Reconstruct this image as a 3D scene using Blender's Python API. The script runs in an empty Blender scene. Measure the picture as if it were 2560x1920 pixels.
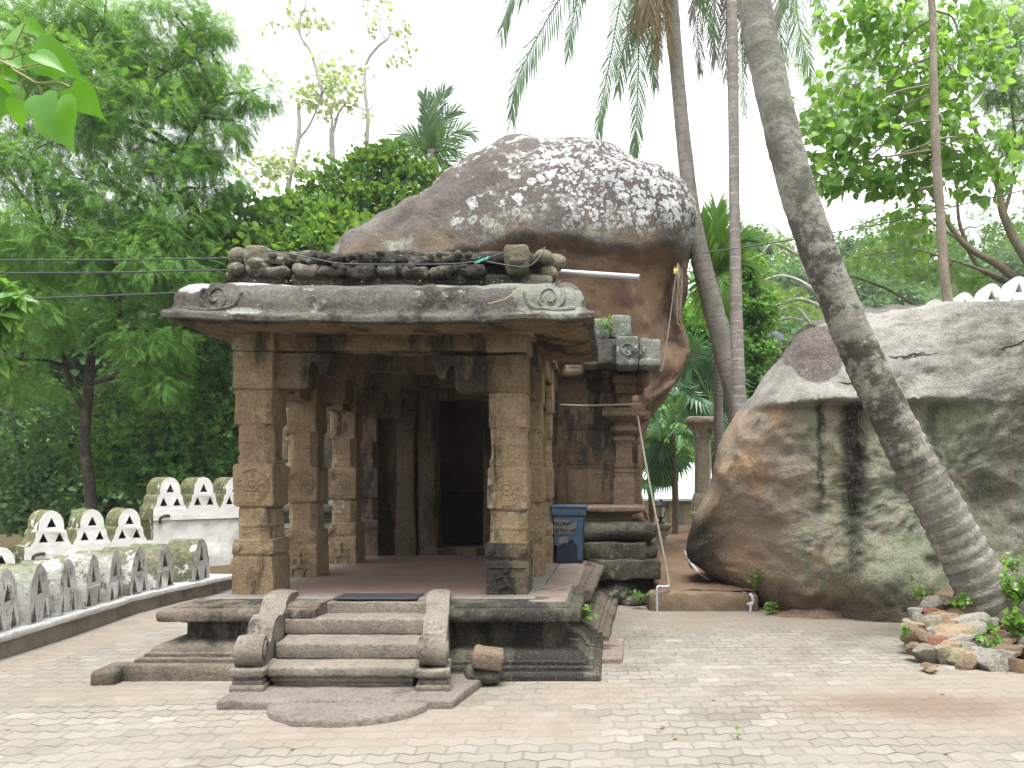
import bpy, bmesh, math, random
import numpy as np
from mathutils import Vector, noise
from mathutils.geometry import tessellate_polygon

R = math.radians
sc = bpy.context.scene
col = sc.collection

# ------------------------------------------------------------------ camera, world, sun, exposure
F, CX, CY, CZ = 1950.0, 1541.0, 1197.0, 1.5        # focal length and optical axis in photo pixels, eye height in metres
def P(px, py, d):                                    # photo pixel at a given distance -> real point
    return Vector(((px - CX) * d / F, d, CZ - (py - CY) * d / F))

cam = bpy.data.cameras.new('camera'); camo = bpy.data.objects.new('camera', cam); col.objects.link(camo)
camo.location = (0, 0, CZ); camo.rotation_euler = (R(90), 0, 0)
cam.sensor_width = 36; cam.lens = F / 2560 * 36
cam.shift_x = -(CX - 1280) / 2560; cam.shift_y = (CY - 960) / 2560
cam.clip_start = 0.05; cam.clip_end = 2000
sc.camera = camo

SUN_EL, SUN_AZ = R(77), R(175)                       # azimuth clockwise from +Y; high behind the camera
w = bpy.data.worlds.new("World"); sc.world = w; w.use_nodes = True
wn = w.node_tree.nodes; wl = w.node_tree.links; wn.clear()
sky = wn.new('ShaderNodeTexSky'); sky.sky_type = 'NISHITA'; sky.sun_disc = False
sky.sun_elevation = SUN_EL; sky.sun_rotation = SUN_AZ
sky.dust_density = 2.0; sky.air_density = 1.0; sky.ozone_density = 1.0
hs = wn.new('ShaderNodeHueSaturation'); hs.inputs['Saturation'].default_value = 0.10
hs.inputs['Value'].default_value = 1.0
bg = wn.new('ShaderNodeBackground'); bg.inputs[1].default_value = 0.15
wo = wn.new('ShaderNodeOutputWorld')
wl.new(sky.outputs[0], hs.inputs['Color']); wl.new(hs.outputs[0], bg.inputs[0]); wl.new(bg.outputs[0], wo.inputs[0])

sl = bpy.data.lights.new('sun', 'SUN'); sl.energy = 1.7; sl.angle = R(28); sl.color = (1, .97, .92)
so = bpy.data.objects.new('sun', sl); col.objects.link(so)
sd = Vector((math.sin(SUN_AZ) * math.cos(SUN_EL), math.cos(SUN_AZ) * math.cos(SUN_EL), math.sin(SUN_EL)))
so.rotation_euler = sd.to_track_quat('Z', 'Y').to_euler(); so.location = (0, 0, 30)

vs = sc.view_settings
vs.view_transform = 'Standard'; vs.look = 'None'; vs.exposure = 1.95; vs.gamma = 1; vs.use_curve_mapping = False
sc.cycles.max_bounces = 6; sc.cycles.transparent_max_bounces = 4
sc.cycles.use_denoising = True

# ------------------------------------------------------------------ objects
def tag(o, label=None, cat=None, group=None, kind=None):
    if label: o['label'] = label
    if cat: o['category'] = cat
    if group: o['group'] = group
    if kind: o['kind'] = kind
    return o
def empty(name, loc=(0, 0, 0), label=None, cat=None, group=None):
    o = bpy.data.objects.new(name, None); col.objects.link(o); o.location = loc
    return tag(o, label, cat, group)
class MB:
    def __init__(s): s.v = []; s.f = []
    def add(s, v, f):
        n = len(s.v); s.v += [tuple(p) for p in v]; s.f += [tuple(i + n for i in q) for q in f]
        return s
def build(name, mb, mat, parent=None, smooth=40, local=False):
    """links the collected shape as ONE mesh object; world coordinates unless local"""
    me = bpy.data.meshes.new(name); v = mb.v
    if parent and not local:
        L = wloc(parent); v = [(a - L[0], b - L[1], c - L[2]) for a, b, c in v]
    me.from_pydata(v, [], mb.f); me.validate(); me.update()
    if smooth:
        me.polygons.foreach_set('use_smooth', [True] * len(me.polygons)); me.set_sharp_from_angle(angle=R(smooth))
    o = bpy.data.objects.new(name, me); col.objects.link(o)
    if mat: me.materials.append(mat)
    if parent: o.parent = parent
    return o
def wloc(o):
    L = Vector((0, 0, 0))
    while o: L = L + o.location; o = o.parent
    return L
def npbuild(name, V, Fq, mat, parent=None, smooth=False):
    """numpy verts (n,3) and faces (m,k)"""
    me = bpy.data.meshes.new(name)
    V = np.asarray(V, dtype=np.float32)
    if parent: V = V - np.array(wloc(parent), dtype=np.float32)
    k = Fq.shape[1]; m = len(Fq)
    me.vertices.add(len(V)); me.vertices.foreach_set('co', V.ravel())
    me.loops.add(m * k); me.loops.foreach_set('vertex_index', Fq.astype(np.int32).ravel())
    me.polygons.add(m); me.polygons.foreach_set('loop_start', (np.arange(m) * k).astype(np.int32))
    me.polygons.foreach_set('use_smooth', np.full(m, smooth))
    me.update(calc_edges=True)
    o = bpy.data.objects.new(name, me); col.objects.link(o); me.materials.append(mat)
    if parent: o.parent = parent
    return o

def fr(p, s, o=3): return noise.fractal(Vector(p) * s, 1.0, 2.0, o)
def vn(p, s): return noise.noise_vector(Vector(p) * s)
def jitter(mb, amp, s=6, start=0, amp2=None, s2=30):
    for i in range(start, len(mb.v)):
        p = Vector(mb.v[i]); q = p + vn(p, s) * amp
        if amp2: q += vn(p + Vector((7, 3, 1)), s2) * amp2
        mb.v[i] = tuple(q)

def axis_ticks(a, b, r, res):
    t = [a, a + r * .3, a + r]
    n = max(1, int(round((b - a - 2 * r) / res)))
    t += [a + r + (b - a - 2 * r) * i / n for i in range(1, n)]
    return t + [b - r, b - r * .3, b]
def rbox(mb, lo, hi, r=.015, res=.08, amp=.006, s=7, amp2=.003, rot=0, tilt=(0, 0)):
    """weathered stone block: rounded edges, uneven faces"""
    lo, hi = Vector(lo), Vector(hi); st = len(mb.v)
    r = min(r, min(hi - lo) * .45)
    T = [axis_ticks(lo[i], hi[i], r, res) for i in range(3)]
    idx = {}
    def vid(i, j, k):
        key = (i, j, k)
        if key not in idx:
            p = Vector((T[0][i], T[1][j], T[2][k]))
            c = Vector([min(max(p[a], lo[a] + r), hi[a] - r) for a in range(3)])
            d = p - c
            if d.length > 1e-9: p = c + d.normalized() * r
            idx[key] = len(mb.v); mb.v.append(tuple(p))
        return idx[key]
    n = [len(t) - 1 for t in T]
    for a in range(3):
        b, c = (a + 1) % 3, (a + 2) % 3
        for side in (0, n[a]):
            for i in range(n[b]):
                for j in range(n[c]):
                    q = []
                    for (u, v) in ((i, j), (i + 1, j), (i + 1, j + 1), (i, j + 1)):
                        k = [0, 0, 0]; k[a] = side; k[b] = u; k[c] = v; q.append(vid(*k))
                    mb.f.append(tuple(q if side else q[::-1]))
    if rot or tilt != (0, 0):
        c = (lo + hi) / 2
        from mathutils import Euler
        m = Euler((tilt[0], tilt[1], rot)).to_matrix()
        for i in range(st, len(mb.v)): mb.v[i] = tuple(m @ (Vector(mb.v[i]) - c) + c)
    if amp: jitter(mb, amp, s, st, amp2)
    return mb

def tube(mb, pts, rad, n=8, cap=True):
    pts = [Vector(p) for p in pts]; m = len(pts)
    if not hasattr(rad, '__len__'): rad = [rad] * m
    b = len(mb.v); prev = None
    for i, p in enumerate(pts):
        t = (pts[min(i + 1, m - 1)] - pts[max(i - 1, 0)]).normalized()
        if prev is None:
            u = t.orthogonal().normalized()
        else:
            u = (prev - t * prev.dot(t)).normalized()
        prev = u; v = t.cross(u)
        for k in range(n):
            a = 2 * math.pi * k / n
            mb.v.append(tuple(p + (u * math.cos(a) + v * math.sin(a)) * rad[i]))
    for i in range(m - 1):
        for k in range(n):
            k2 = (k + 1) % n
            mb.f.append((b + i * n + k, b + i * n + k2, b + (i + 1) * n + k2, b + (i + 1) * n + k))
    if cap:
        mb.f.append(tuple(b + k for k in range(n))[::-1]); mb.f.append(tuple(b + (m - 1) * n + k for k in range(n)))
    return mb
def spline(pts, n=6):
    """Catmull-Rom through tuples of any length"""
    P_ = [np.array(p, float) for p in pts]; P_ = [2 * P_[0] - P_[1]] + P_ + [2 * P_[-1] - P_[-2]]
    out = []
    for i in range(1, len(P_) - 2):
        a, b, c, d = P_[i - 1:i + 3]
        for k in range(n):
            t = k / n
            out.append(.5 * (2 * b + (c - a) * t + (2 * a - 5 * b + 4 * c - d) * t * t + (3 * b - a - 3 * c + d) * t ** 3))
    out.append(P_[-2]); return out

def sweep(mb, path, prof, res=.1, closed=False, amp=.006, s=6, amp2=.003):
    """moulding: profile (out, z) swept along an open plan polyline; out is to the right of travel"""
    st = len(mb.v); pts = [Vector(p) for p in path]; m = len(pts)
    nor = []
    for i in range(m):
        d1 = (pts[i] - pts[i - 1]).normalized() if i else None
        d2 = (pts[i + 1] - pts[i]).normalized() if i < m - 1 else None
        d1 = d1 or d2; d2 = d2 or d1
        n1 = Vector((d1.y, -d1.x)); n2 = Vector((d2.y, -d2.x)); b = (n1 + n2)
        nor.append(b / (b.dot(n1)))
    st_ = []
    for i in range(m - 1):
        k = max(1, int((pts[i + 1] - pts[i]).length / res))
        st_ += [(pts[i].lerp(pts[i + 1], j / k), nor[i].lerp(nor[i + 1], j / k)) for j in range(k)]
    st_.append((pts[-1], nor[-1]))
    n = len(prof)
    for p, q in st_:
        for o, z in prof: mb.v.append((p.x + q.x * o, p.y + q.y * o, z))
    for i in range(len(st_) - 1):
        for k in range(n if closed else n - 1):
            k2 = (k + 1) % n
            mb.f.append((st + i * n + k, st + (i + 1) * n + k, st + (i + 1) * n + k2, st + i * n + k2))
    mb.f.append(tuple(st + k for k in range(n))); mb.f.append(tuple(st + (len(st_) - 1) * n + k for k in range(n))[::-1])
    if amp: jitter(mb, amp, s, st, amp2)
    return mb

def loft(mb, cx, cy, rings, k=4, amp=.004, s=8, amp2=.002):
    """stack of square / chamfered sections: rings of (z, half width, chamfer)"""
    st = len(mb.v); n = 8 * k
    for z, h, c in rings:
        c = max(c, .004)
        base = [(h, -h + c), (h, h - c), (h - c, h), (-h + c, h), (-h, h - c), (-h, -h + c), (-h + c, -h), (h - c, -h)]
        for i in range(8):
            a, b = base[i], base[(i + 1) % 8]
            for j in range(k): t = j / k; mb.v.append((cx + a[0] + (b[0] - a[0]) * t, cy + a[1] + (b[1] - a[1]) * t, z))
    for i in range(len(rings) - 1):
        for j in range(n):
            j2 = (j + 1) % n
            mb.f.append((st + i * n + j, st + i * n + j2, st + (i + 1) * n + j2, st + (i + 1) * n + j))
    mb.f.append(tuple(st + j for j in range(n))[::-1]); mb.f.append(tuple(st + (len(rings) - 1) * n + j for j in range(n)))
    if amp: jitter(mb, amp, s, st, amp2)
    return mb
def zfill(rings, dz=.06):
    out = [rings[0]]
    for a, b in zip(rings, rings[1:]):
        k = max(1, int((b[0] - a[0]) / dz))
        out += [tuple(a[j] + (b[j] - a[j]) * i / k for j in range(3)) for i in range(1, k + 1)]
    return out

def ball(mb, c, r, seg=12, rings=8, amp=.0, s=5, amp2=0):
    st = len(mb.v); c = Vector(c)
    if not hasattr(r, '__len__'): r = (r, r, r)
    mb.v.append((c.x, c.y, c.z + r[2]))
    for i in range(1, rings):
        a = math.pi * i / rings
        for j in range(seg):
            b = 2 * math.pi * j / seg
            mb.v.append((c.x + r[0] * math.sin(a) * math.cos(b), c.y + r[1] * math.sin(a) * math.sin(b), c.z + r[2] * math.cos(a)))
    mb.v.append((c.x, c.y, c.z - r[2])); e = len(mb.v) - 1
    for j in range(seg): mb.f.append((st, st + 1 + j, st + 1 + (j + 1) % seg))
    for i in range(rings - 2):
        for j in range(seg):
            a = st + 1 + i * seg; b = a + seg; j2 = (j + 1) % seg
            mb.f.append((a + j, b + j, b + j2, a + j2))
    b = st + 1 + (rings - 2) * seg
    for j in range(seg): mb.f.append((b + j, e, b + (j + 1) % seg))
    if amp: jitter(mb, amp, s, st, amp2)
    return mb

def extrude_poly(mb, loops, thick, frame, back=True):
    """flat outline with holes in (u,v), extruded along -n; frame = (origin,u,v,n)"""
    o, u, v, n = [Vector(a) for a in frame]
    flat = [q for l in loops for q in l]; N = len(flat); b = len(mb.v)
    tri = tessellate_polygon([[Vector((x, y, 0)) for x, y in l] for l in loops])
    def orient(t):
        a, b_, c = [flat[i] for i in t]
        return t if (b_[0] - a[0]) * (c[1] - a[1]) - (b_[1] - a[1]) * (c[0] - a[0]) > 0 else t[::-1]
    for x, y in flat: mb.v.append(tuple(o + u * x + v * y))
    for x, y in flat: mb.v.append(tuple(o + u * x + v * y - n * thick))
    for t in tri:
        t = orient(t); mb.f.append(tuple(b + i for i in t)); mb.f.append(tuple(b + N + i for i in t[::-1]))
    k = 0
    for l in loops:
        m = len(l)
        for i in range(m): j = (i + 1) % m; mb.f.append((b + k + i, b + N + k + i, b + N + k + j, b + k + j))
        k += m
    return mb

# ------------------------------------------------------------------ materials
class NT:
    def __init__(s, name):
        s.m = bpy.data.materials.new(name); s.m.use_nodes = True; s.t = s.m.node_tree; s.t.nodes.clear()
        s.out = s.t.nodes.new('ShaderNodeOutputMaterial'); s._p = None
    def L(s, a, b): s.t.links.new(a, b)
    def put(s, sock, v):
        if v is None: return
        if isinstance(v, bpy.types.NodeSocket): s.L(v, sock)
        elif hasattr(v, '__len__') and len(v) == 3 and sock.type == 'RGBA': sock.default_value = (*v, 1)
        else: sock.default_value = v
    def n(s, ty, **k):
        x = s.t.nodes.new(ty)
        for a, b in k.items(): setattr(x, a, b)
        return x
    def pos(s):
        if not s._p: s._p = s.n('ShaderNodeNewGeometry').outputs['Position']
        return s._p
    def normalz(s):
        g = s.n('ShaderNodeNewGeometry'); x = s.n('ShaderNodeSeparateXYZ'); s.L(g.outputs['Normal'], x.inputs[0]); return x.outputs[2]
    def island(s): return s.n('ShaderNodeNewGeometry').outputs['Random Per Island']
    def xyz(s, v=None):
        x = s.n('ShaderNodeSeparateXYZ'); s.L(v or s.pos(), x.inputs[0]); return x.outputs
    def scale(s, v, k):
        m = s.n('ShaderNodeVectorMath', operation='MULTIPLY'); s.L(v, m.inputs[0]); m.inputs[1].default_value = k; return m.outputs[0]
    def addv(s, a, b):
        m = s.n('ShaderNodeVectorMath', operation='ADD'); s.put(m.inputs[0], a); s.put(m.inputs[1], b); return m.outputs[0]
    def M(s, op, a, b=None, c=None, clamp=False):
        m = s.n('ShaderNodeMath', operation=op); m.use_clamp = clamp
        s.put(m.inputs[0], a); s.put(m.inputs[1], b); s.put(m.inputs[2], c); return m.outputs[0]
    def noise(s, sc_, det=4, ro=.6, v=None, col=False, dist=0):
        x = s.n('ShaderNodeTexNoise'); s.L(v or s.pos(), x.inputs['Vector']); x.inputs['Scale'].default_value = sc_
        x.inputs['Detail'].default_value = det; x.inputs['Roughness'].default_value = ro; x.inputs['Distortion'].default_value = dist
        return x.outputs['Color' if col else 'Fac']
    def vor(s, sc_, v=None, feature='F1', out='Distance', rnd=1):
        x = s.n('ShaderNodeTexVoronoi', feature=feature); s.L(v or s.pos(), x.inputs['Vector']); x.inputs['Scale'].default_value = sc_
        x.inputs['Randomness'].default_value = rnd; return x.outputs[out]
    def ss(s, v, a, b, lo=0., hi=1.):
        x = s.n('ShaderNodeMapRange', interpolation_type='SMOOTHSTEP'); s.L(v, x.inputs[0])
        for i, q in enumerate((a, b, lo, hi)): x.inputs[1 + i].default_value = q
        return x.outputs[0]
    def mix(s, f, a, b, mode='MIX'):
        x = s.n('ShaderNodeMix', data_type='RGBA', blend_type=mode); s.put(x.inputs[0], f); s.put(x.inputs[6], a); s.put(x.inputs[7], b); return x.outputs[2]
    def ramp(s, f, st):
        x = s.n('ShaderNodeValToRGB'); s.L(f, x.inputs[0]); e = x.color_ramp.elements
        while len(e) < len(st): e.new(.5)
        for i, (p, c) in enumerate(st): e[i].position = p; e[i].color = (*c, 1)
        return x.outputs[0]
    def grain(s, c, v=None, k=1.):
        """mineral grain: fine dark and light flecks"""
        g = s.noise(48, 3, .7, v); c = s.mix(s.ss(g, .50, .36, 0, .55 * k), c, s.mix(.5, c, (.02, .018, .015)))
        return s.mix(s.ss(g, .56, .70, 0, .45 * k), c, s.mix(.5, c, (.42, .40, .36)))
    def bump(s, h, st=.5, d=.02):
        x = s.n('ShaderNodeBump'); s.L(h, x.inputs['Height']); x.inputs['Strength'].default_value = st; x.inputs['Distance'].default_value = d; return x.outputs[0]
    def done(s, c, rough=.85, bump=None, spec=.25, **k):
        b = s.n('ShaderNodeBsdfPrincipled'); s.put(b.inputs['Base Color'], c); s.put(b.inputs['Roughness'], rough)
        b.inputs['Specular IOR Level'].default_value = spec
        if bump: s.L(bump, b.inputs['Normal'])
        for a, v in k.items(): s.put(b.inputs[a.replace('_', ' ')], v)
        s.L(b.outputs[0], s.out.inputs[0]); return s.m

def stone(name, c1, c2, dark=(.045, .042, .038), dk=.5, green=.3, lich=.2, lcol=(.5, .52, .46), moss=0, off=(0, 0, 0), bs=.6, gcol=(.12, .15, .07), stain=True, extra=None):
    t = NT(name); v = t.addv(t.pos(), off)
    K = 1.04; c1 = tuple(x * K for x in c1); c2 = tuple(x * K for x in c2); dark = tuple(x * .8 for x in dark); lcol = tuple(x * .85 for x in lcol); gcol = tuple(x * .7 for x in gcol)
    c = t.mix(t.ss(t.noise(1.7, 5, .65, v), .35, .68), c1, c2)
    c = t.mix(t.ss(t.noise(9, 5, .7, v), .35, .75, 0, .55), c, tuple(x * .62 for x in c2))
    c = t.mix(t.ss(t.noise(38, 3, .7, v), .5, .8, 0, .6), c, tuple(min(1, x * 1.45) for x in c1))
    if green: c = t.mix(t.ss(t.noise(2.3, 5, .7, t.addv(v, (5, 1, 9))), .52, .72, 0, green), c, gcol)
    if stain:   # dark algae runs, drawn out downwards
        sv = t.scale(v, (2.3, 2.3, .7)); sn = t.noise(1., 6, .70, sv)
        c = t.mix(t.ss(sn, .58 - .22 * dk, .66 - .22 * dk, 0, .55), c, tuple(x * .5 for x in c2))
        c = t.mix(t.ss(sn, .63 - .22 * dk, .70 - .22 * dk, 0, .85), c, dark)
    else:
        sn = t.noise(1.9, 6, .72, t.addv(v, (3, 8, 2)))
        c = t.mix(t.ss(sn, .58 - .22 * dk, .68 - .22 * dk, 0, .5), c, tuple(x * .5 for x in c2))
        c = t.mix(t.ss(sn, .64 - .22 * dk, .72 - .22 * dk, 0, .8), c, dark)
    if lich:
        a = t.ss(t.vor(11, t.addv(v, t.scale(t.noise(14, 3, .6, v, True), (.12, .12, .12)))), .42, .30)
        b = t.ss(t.noise(1.6, 4, .6, t.addv(v, (9, 4, 4))), .62 - .2 * lich, .70 - .2 * lich)
        c = t.mix(t.M('MULTIPLY', t.M('MULTIPLY', a, b), .9), c, lcol)
        c = t.mix(t.M('MULTIPLY', t.ss(t.noise(70, 2, .6, v), .64, .72), min(1, lich * 1.6)), c, lcol)
    if moss: c = t.mix(t.M('MULTIPLY', t.ss(t.noise(3.2, 5, .7, t.addv(v, (2, 2, 7))), .56, .66), moss), c, (.07, .12, .02))
    c = t.mix(t.ss(t.noise(24, 5, .8, t.addv(v, (1, 9, 2))), .50, .72, 0, .55), c, tuple(x * .45 for x in c2))
    if extra: c = extra(t, c)
    c = t.grain(c, v)
    h = t.M('ADD', t.M('MULTIPLY', t.noise(13, 6, .75, v), 1.0), t.M('MULTIPLY', t.noise(50, 5, .8, v), .8))
    return t.done(c, .9, t.bump(h, min(1, bs * 1.5), .045), .15)

def paver_mat():
    t = NT('zigzag_pavers'); x, y, z = t.xyz()
    wob = t.noise(.9, 2, .5)
    ca, sa = math.cos(R(3)), math.sin(R(3))
    xr = t.M('ADD', t.M('ADD', t.M('MULTIPLY', x, ca), t.M('MULTIPLY', y, sa)), t.M('MULTIPLY', wob, .05))
    yr = t.M('ADD', t.M('SUBTRACT', t.M('MULTIPLY', y, ca), t.M('MULTIPLY', x, sa)), t.M('MULTIPLY', t.noise(.7, 2, .5, t.addv(t.pos(), (4, 4, 0))), .06))
    Lp, h = .17, .128
    u = t.M('DIVIDE', xr, Lp)
    tri = t.M('MULTIPLY', t.M('ABSOLUTE', t.M('SUBTRACT', t.M('FRACT', u), .5)), 2)
    tri = t.ss(tri, -.15, 1.15)
    v = t.M('DIVIDE', t.M('ADD', yr, t.M('MULTIPLY', tri, .036)), h)
    row = t.M('FLOOR', v); fv = t.M('FRACT', v)
    uo = t.M('ADD', u, t.M('MULTIPLY', t.M('MODULO', row, 2), .5)); fu = t.M('FRACT', uo); cu = t.M('FLOOR', uo)
    dv = t.M('MULTIPLY', t.M('MINIMUM', fv, t.M('SUBTRACT', 1, fv)), h)
    du = t.M('MULTIPLY', t.M('MINIMUM', fu, t.M('SUBTRACT', 1, fu)), Lp)
    d = t.M('ADD', t.M('MINIMUM', dv, du), t.M('MULTIPLY', t.M('SUBTRACT', t.noise(40, 3, .6), .5), .007))
    cv = t.n('ShaderNodeCombineXYZ'); t.L(cu, cv.inputs[0]); t.L(row, cv.inputs[1])
    wn_ = t.n('ShaderNodeTexWhiteNoise', noise_dimensions='2D'); t.L(cv.outputs[0], wn_.inputs['Vector'])
    rv = wn_.outputs['Value']
    c = t.ramp(rv, [(0, (.165, .154, .128)), (.35, (.188, .176, .149)), (.62, (.21, .198, .17)), (.9, (.182, .165, .136)), (1, (.245, .235, .21))])
    c = t.mix(t.ss(t.noise(26, 4, .7), .45, .75, 0, .45), c, (.13, .12, .10))
    c = t.mix(t.ss(t.noise(120, 2, .7), .55, .75, 0, .4), c, (.33, .31, .27))
    c = t.mix(t.ss(t.noise(.8, 4, .7, t.addv(t.pos(), (2, 9, 0))), .5, .68, 0, .65), c, (.115, .105, .08))
    joint = t.M('MAXIMUM', t.ss(t.M('ADD', dv, t.M('MULTIPLY', t.M('SUBTRACT', t.noise(40, 3, .6), .5), .009)), .0075, .003), t.M('MULTIPLY', t.ss(d, .0055, .002), .6))
    jd = t.ss(t.noise(1.1, 5, .75, t.addv(t.pos(), (7, 0, 0))), .38, .62, .12, 1)
    c = t.mix(t.M('MULTIPLY', joint, jd), c, (.052, .045, .035))
    # blown sand and red laterite dirt lying on the paving
    n1 = t.noise(.55, 6, .68, t.addv(t.pos(), (11, 3, 0)))
    def blob(cx_, cy_, rx, ry, rim=.5):
        a = t.M('DIVIDE', t.M('SUBTRACT', x, cx_), rx); b = t.M('DIVIDE', t.M('SUBTRACT', y, cy_), ry)
        r_ = t.M('SQRT', t.M('ADD', t.M('MULTIPLY', a, a), t.M('MULTIPLY', b, b)))
        return t.ss(t.M('ADD', r_, t.M('MULTIPLY', t.M('SUBTRACT', t.noise(2.2, 6, .7), .5), 1.5)), 1.15, 1.15 - rim)
    sand = t.ss(n1, .47, .68, 0, .6)
    for b_ in ((2.8, 5.25, 1.9, .95), (.75, 8.4, 1.2, .75), (-1.2, 4.75, 1.35, .45), (-.2, 5.5, .5, .35), (2.6, 8.2, 1.4, .5), (-4.9, 8, .35, 3), (-3.5, 5.45, .9, .3)):
        sand = t.M('MAXIMUM', sand, t.M('MULTIPLY', blob(*b_), .68))
    sc_ = t.mix(t.ss(t.noise(5, 5, .7), .35, .7), (.17, .142, .112), (.212, .182, .148))
    sc_ = t.mix(t.ss(t.noise(90, 3, .7), .55, .75, 0, .6), sc_, (.32, .28, .22))
    red = blob(2.05, 5.15, 1.1, .4, .9)
    sc_ = t.mix(t.M('MULTIPLY', red, .8), sc_, (.12, .072, .05))
    c = t.mix(t.M('MAXIMUM', sand, t.M('MULTIPLY', red, .75)), c, sc_)
    hgt = t.M('ADD', t.M('MULTIPLY', t.ss(d, .002, .013), t.M('SUBTRACT', 1, t.M('MULTIPLY', sand, .8))), t.M('MULTIPLY', t.noise(60, 4, .7), .25))
    hgt = t.M('ADD', hgt, t.M('MULTIPLY', rv, .35))
    return t.done(c, .88, t.bump(hgt, .55, .012), .2)

def soil_mat(name, c1, c2, c3=(.1, .07, .045)):
    t = NT(name); c1, c2, c3 = [tuple(x * .68 for x in q) for q in (c1, c2, c3)]
    c = t.mix(t.ss(t.noise(1.6, 6, .7), .35, .68), c1, c2)
    c = t.mix(t.ss(t.noise(11, 5, .7), .5, .75, 0, .6), c, c3)
    c = t.mix(t.ss(t.noise(80, 3, .7), .55, .75, 0, .5), c, tuple(a * 1.5 for a in c1))
    return t.done(c, .95, t.bump(t.M('ADD', t.noise(9, 6, .7), t.M('MULTIPLY', t.noise(70, 3, .7), .4)), .7, .03), .1)

def plain(name, c, rough=.5, var=.25, sc_=14, spec=.4, dirt=None, **k):
    t = NT(name)
    cc = t.mix(t.ss(t.noise(sc_, 4, .65), .35, .7, 0, var * 1.6), c, tuple(a * .55 for a in c))
    if dirt: cc = t.mix(t.ss(t.noise(6, 5, .7, t.addv(t.pos(), (3, 3, 1))), .48, .68, 0, .8), cc, dirt)
    return t.done(cc, rough, t.bump(t.noise(50, 3, .6), .15, .01), spec, **k)

def leaf_mat(name, cols, trans=.35, rough=.45, spec=.35, big=.5, brown=0):
    """leaf colours vary from leaf to leaf and from clump to clump"""
    t = NT(name); r = t.island()
    c = t.ramp(r, [(i / (len(cols) - 1), q) for i, q in enumerate(cols)])
    c = t.mix(t.ss(t.noise(big, 3, .6), .4, .65, 0, .45), c, t.mix(.5, c, tuple(a * .6 for a in cols[0])))
    if brown: c = t.mix(t.M('GREATER_THAN', r, 1 - brown), c, (.22, .13, .04))
    b = t.n('ShaderNodeBsdfPrincipled'); t.L(c, b.inputs['Base Color']); b.inputs['Roughness'].default_value = rough
    b.inputs['Specular IOR Level'].default_value = spec
    tr = t.n('ShaderNodeBsdfTranslucent'); t.L(t.mix(.5, c, (.3, .5, .04), 'MIX'), tr.inputs[0])
    m = t.n('ShaderNodeMixShader'); m.inputs[0].default_value = trans
    t.L(b.outputs[0], m.inputs[1]); t.L(tr.outputs[0], m.inputs[2]); t.L(m.outputs[0], t.out.inputs[0])
    return t.m

def bark_mat(name, c1, c2, rings=0, lich=.2, moss=.0, ringc=(.06, .05, .04), attr=False):
    t = NT(name); c1 = tuple(x * .8 for x in c1); c2 = tuple(x * .8 for x in c2)
    c = t.mix(t.ss(t.noise(7, 5, .7, t.scale(t.pos(), (1, 1, .35))), .35, .65), c1, c2)
    c = t.mix(t.ss(t.noise(30, 4, .7), .5, .75, 0, .6), c, tuple(a * .5 for a in c2))
    h = t.noise(24, 5, .7)
    if rings:
        u = t.n('ShaderNodeAttribute', attribute_name='along').outputs['Fac']
        u = t.M('ADD', t.M('MULTIPLY', u, rings), t.M('MULTIPLY', t.noise(5, 3, .6), .75))
        f = t.M('FRACT', u)
        line = t.M('MULTIPLY', t.ss(f, .80, .93), t.ss(f, 1.0, .96))
        brk = t.ss(t.noise(9, 4, .7, t.addv(t.pos(), (5, 5, 5))), .35, .6)
        c = t.mix(t.M('MULTIPLY', line, t.M('MULTIPLY', brk, .75)), c, ringc)
        h = t.M('ADD', h, t.M('MULTIPLY', f, 1.1))
    if lich:
        c = t.mix(t.M('MULTIPLY', t.ss(t.noise(4, 5, .7, t.addv(t.pos(), (1, 7, 3))), .52, .66), lich), c, (.36, .38, .31))
        c = t.mix(t.M('MULTIPLY', t.ss(t.noise(45, 2, .7), .6, .7), lich), c, (.48, .48, .42))
    if moss:
        al = t.n('ShaderNodeAttribute', attribute_name='along').outputs['Fac']
        c = t.mix(t.ss(al, .30, .55, 0, .5), c, (.30, .31, .27))
        band = t.M('MULTIPLY', t.ss(al, .12, .28), t.ss(al, .72, .42, .35, 1))
        c = t.mix(t.M('MULTIPLY', t.M('MULTIPLY', t.ss(t.noise(2.5, 6, .75, t.addv(t.pos(), (8, 2, 3))), .46, .56), moss), band), c, (.045, .042, .033))
    return t.done(c, .9, t.bump(h, .8, .02), .15)

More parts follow.
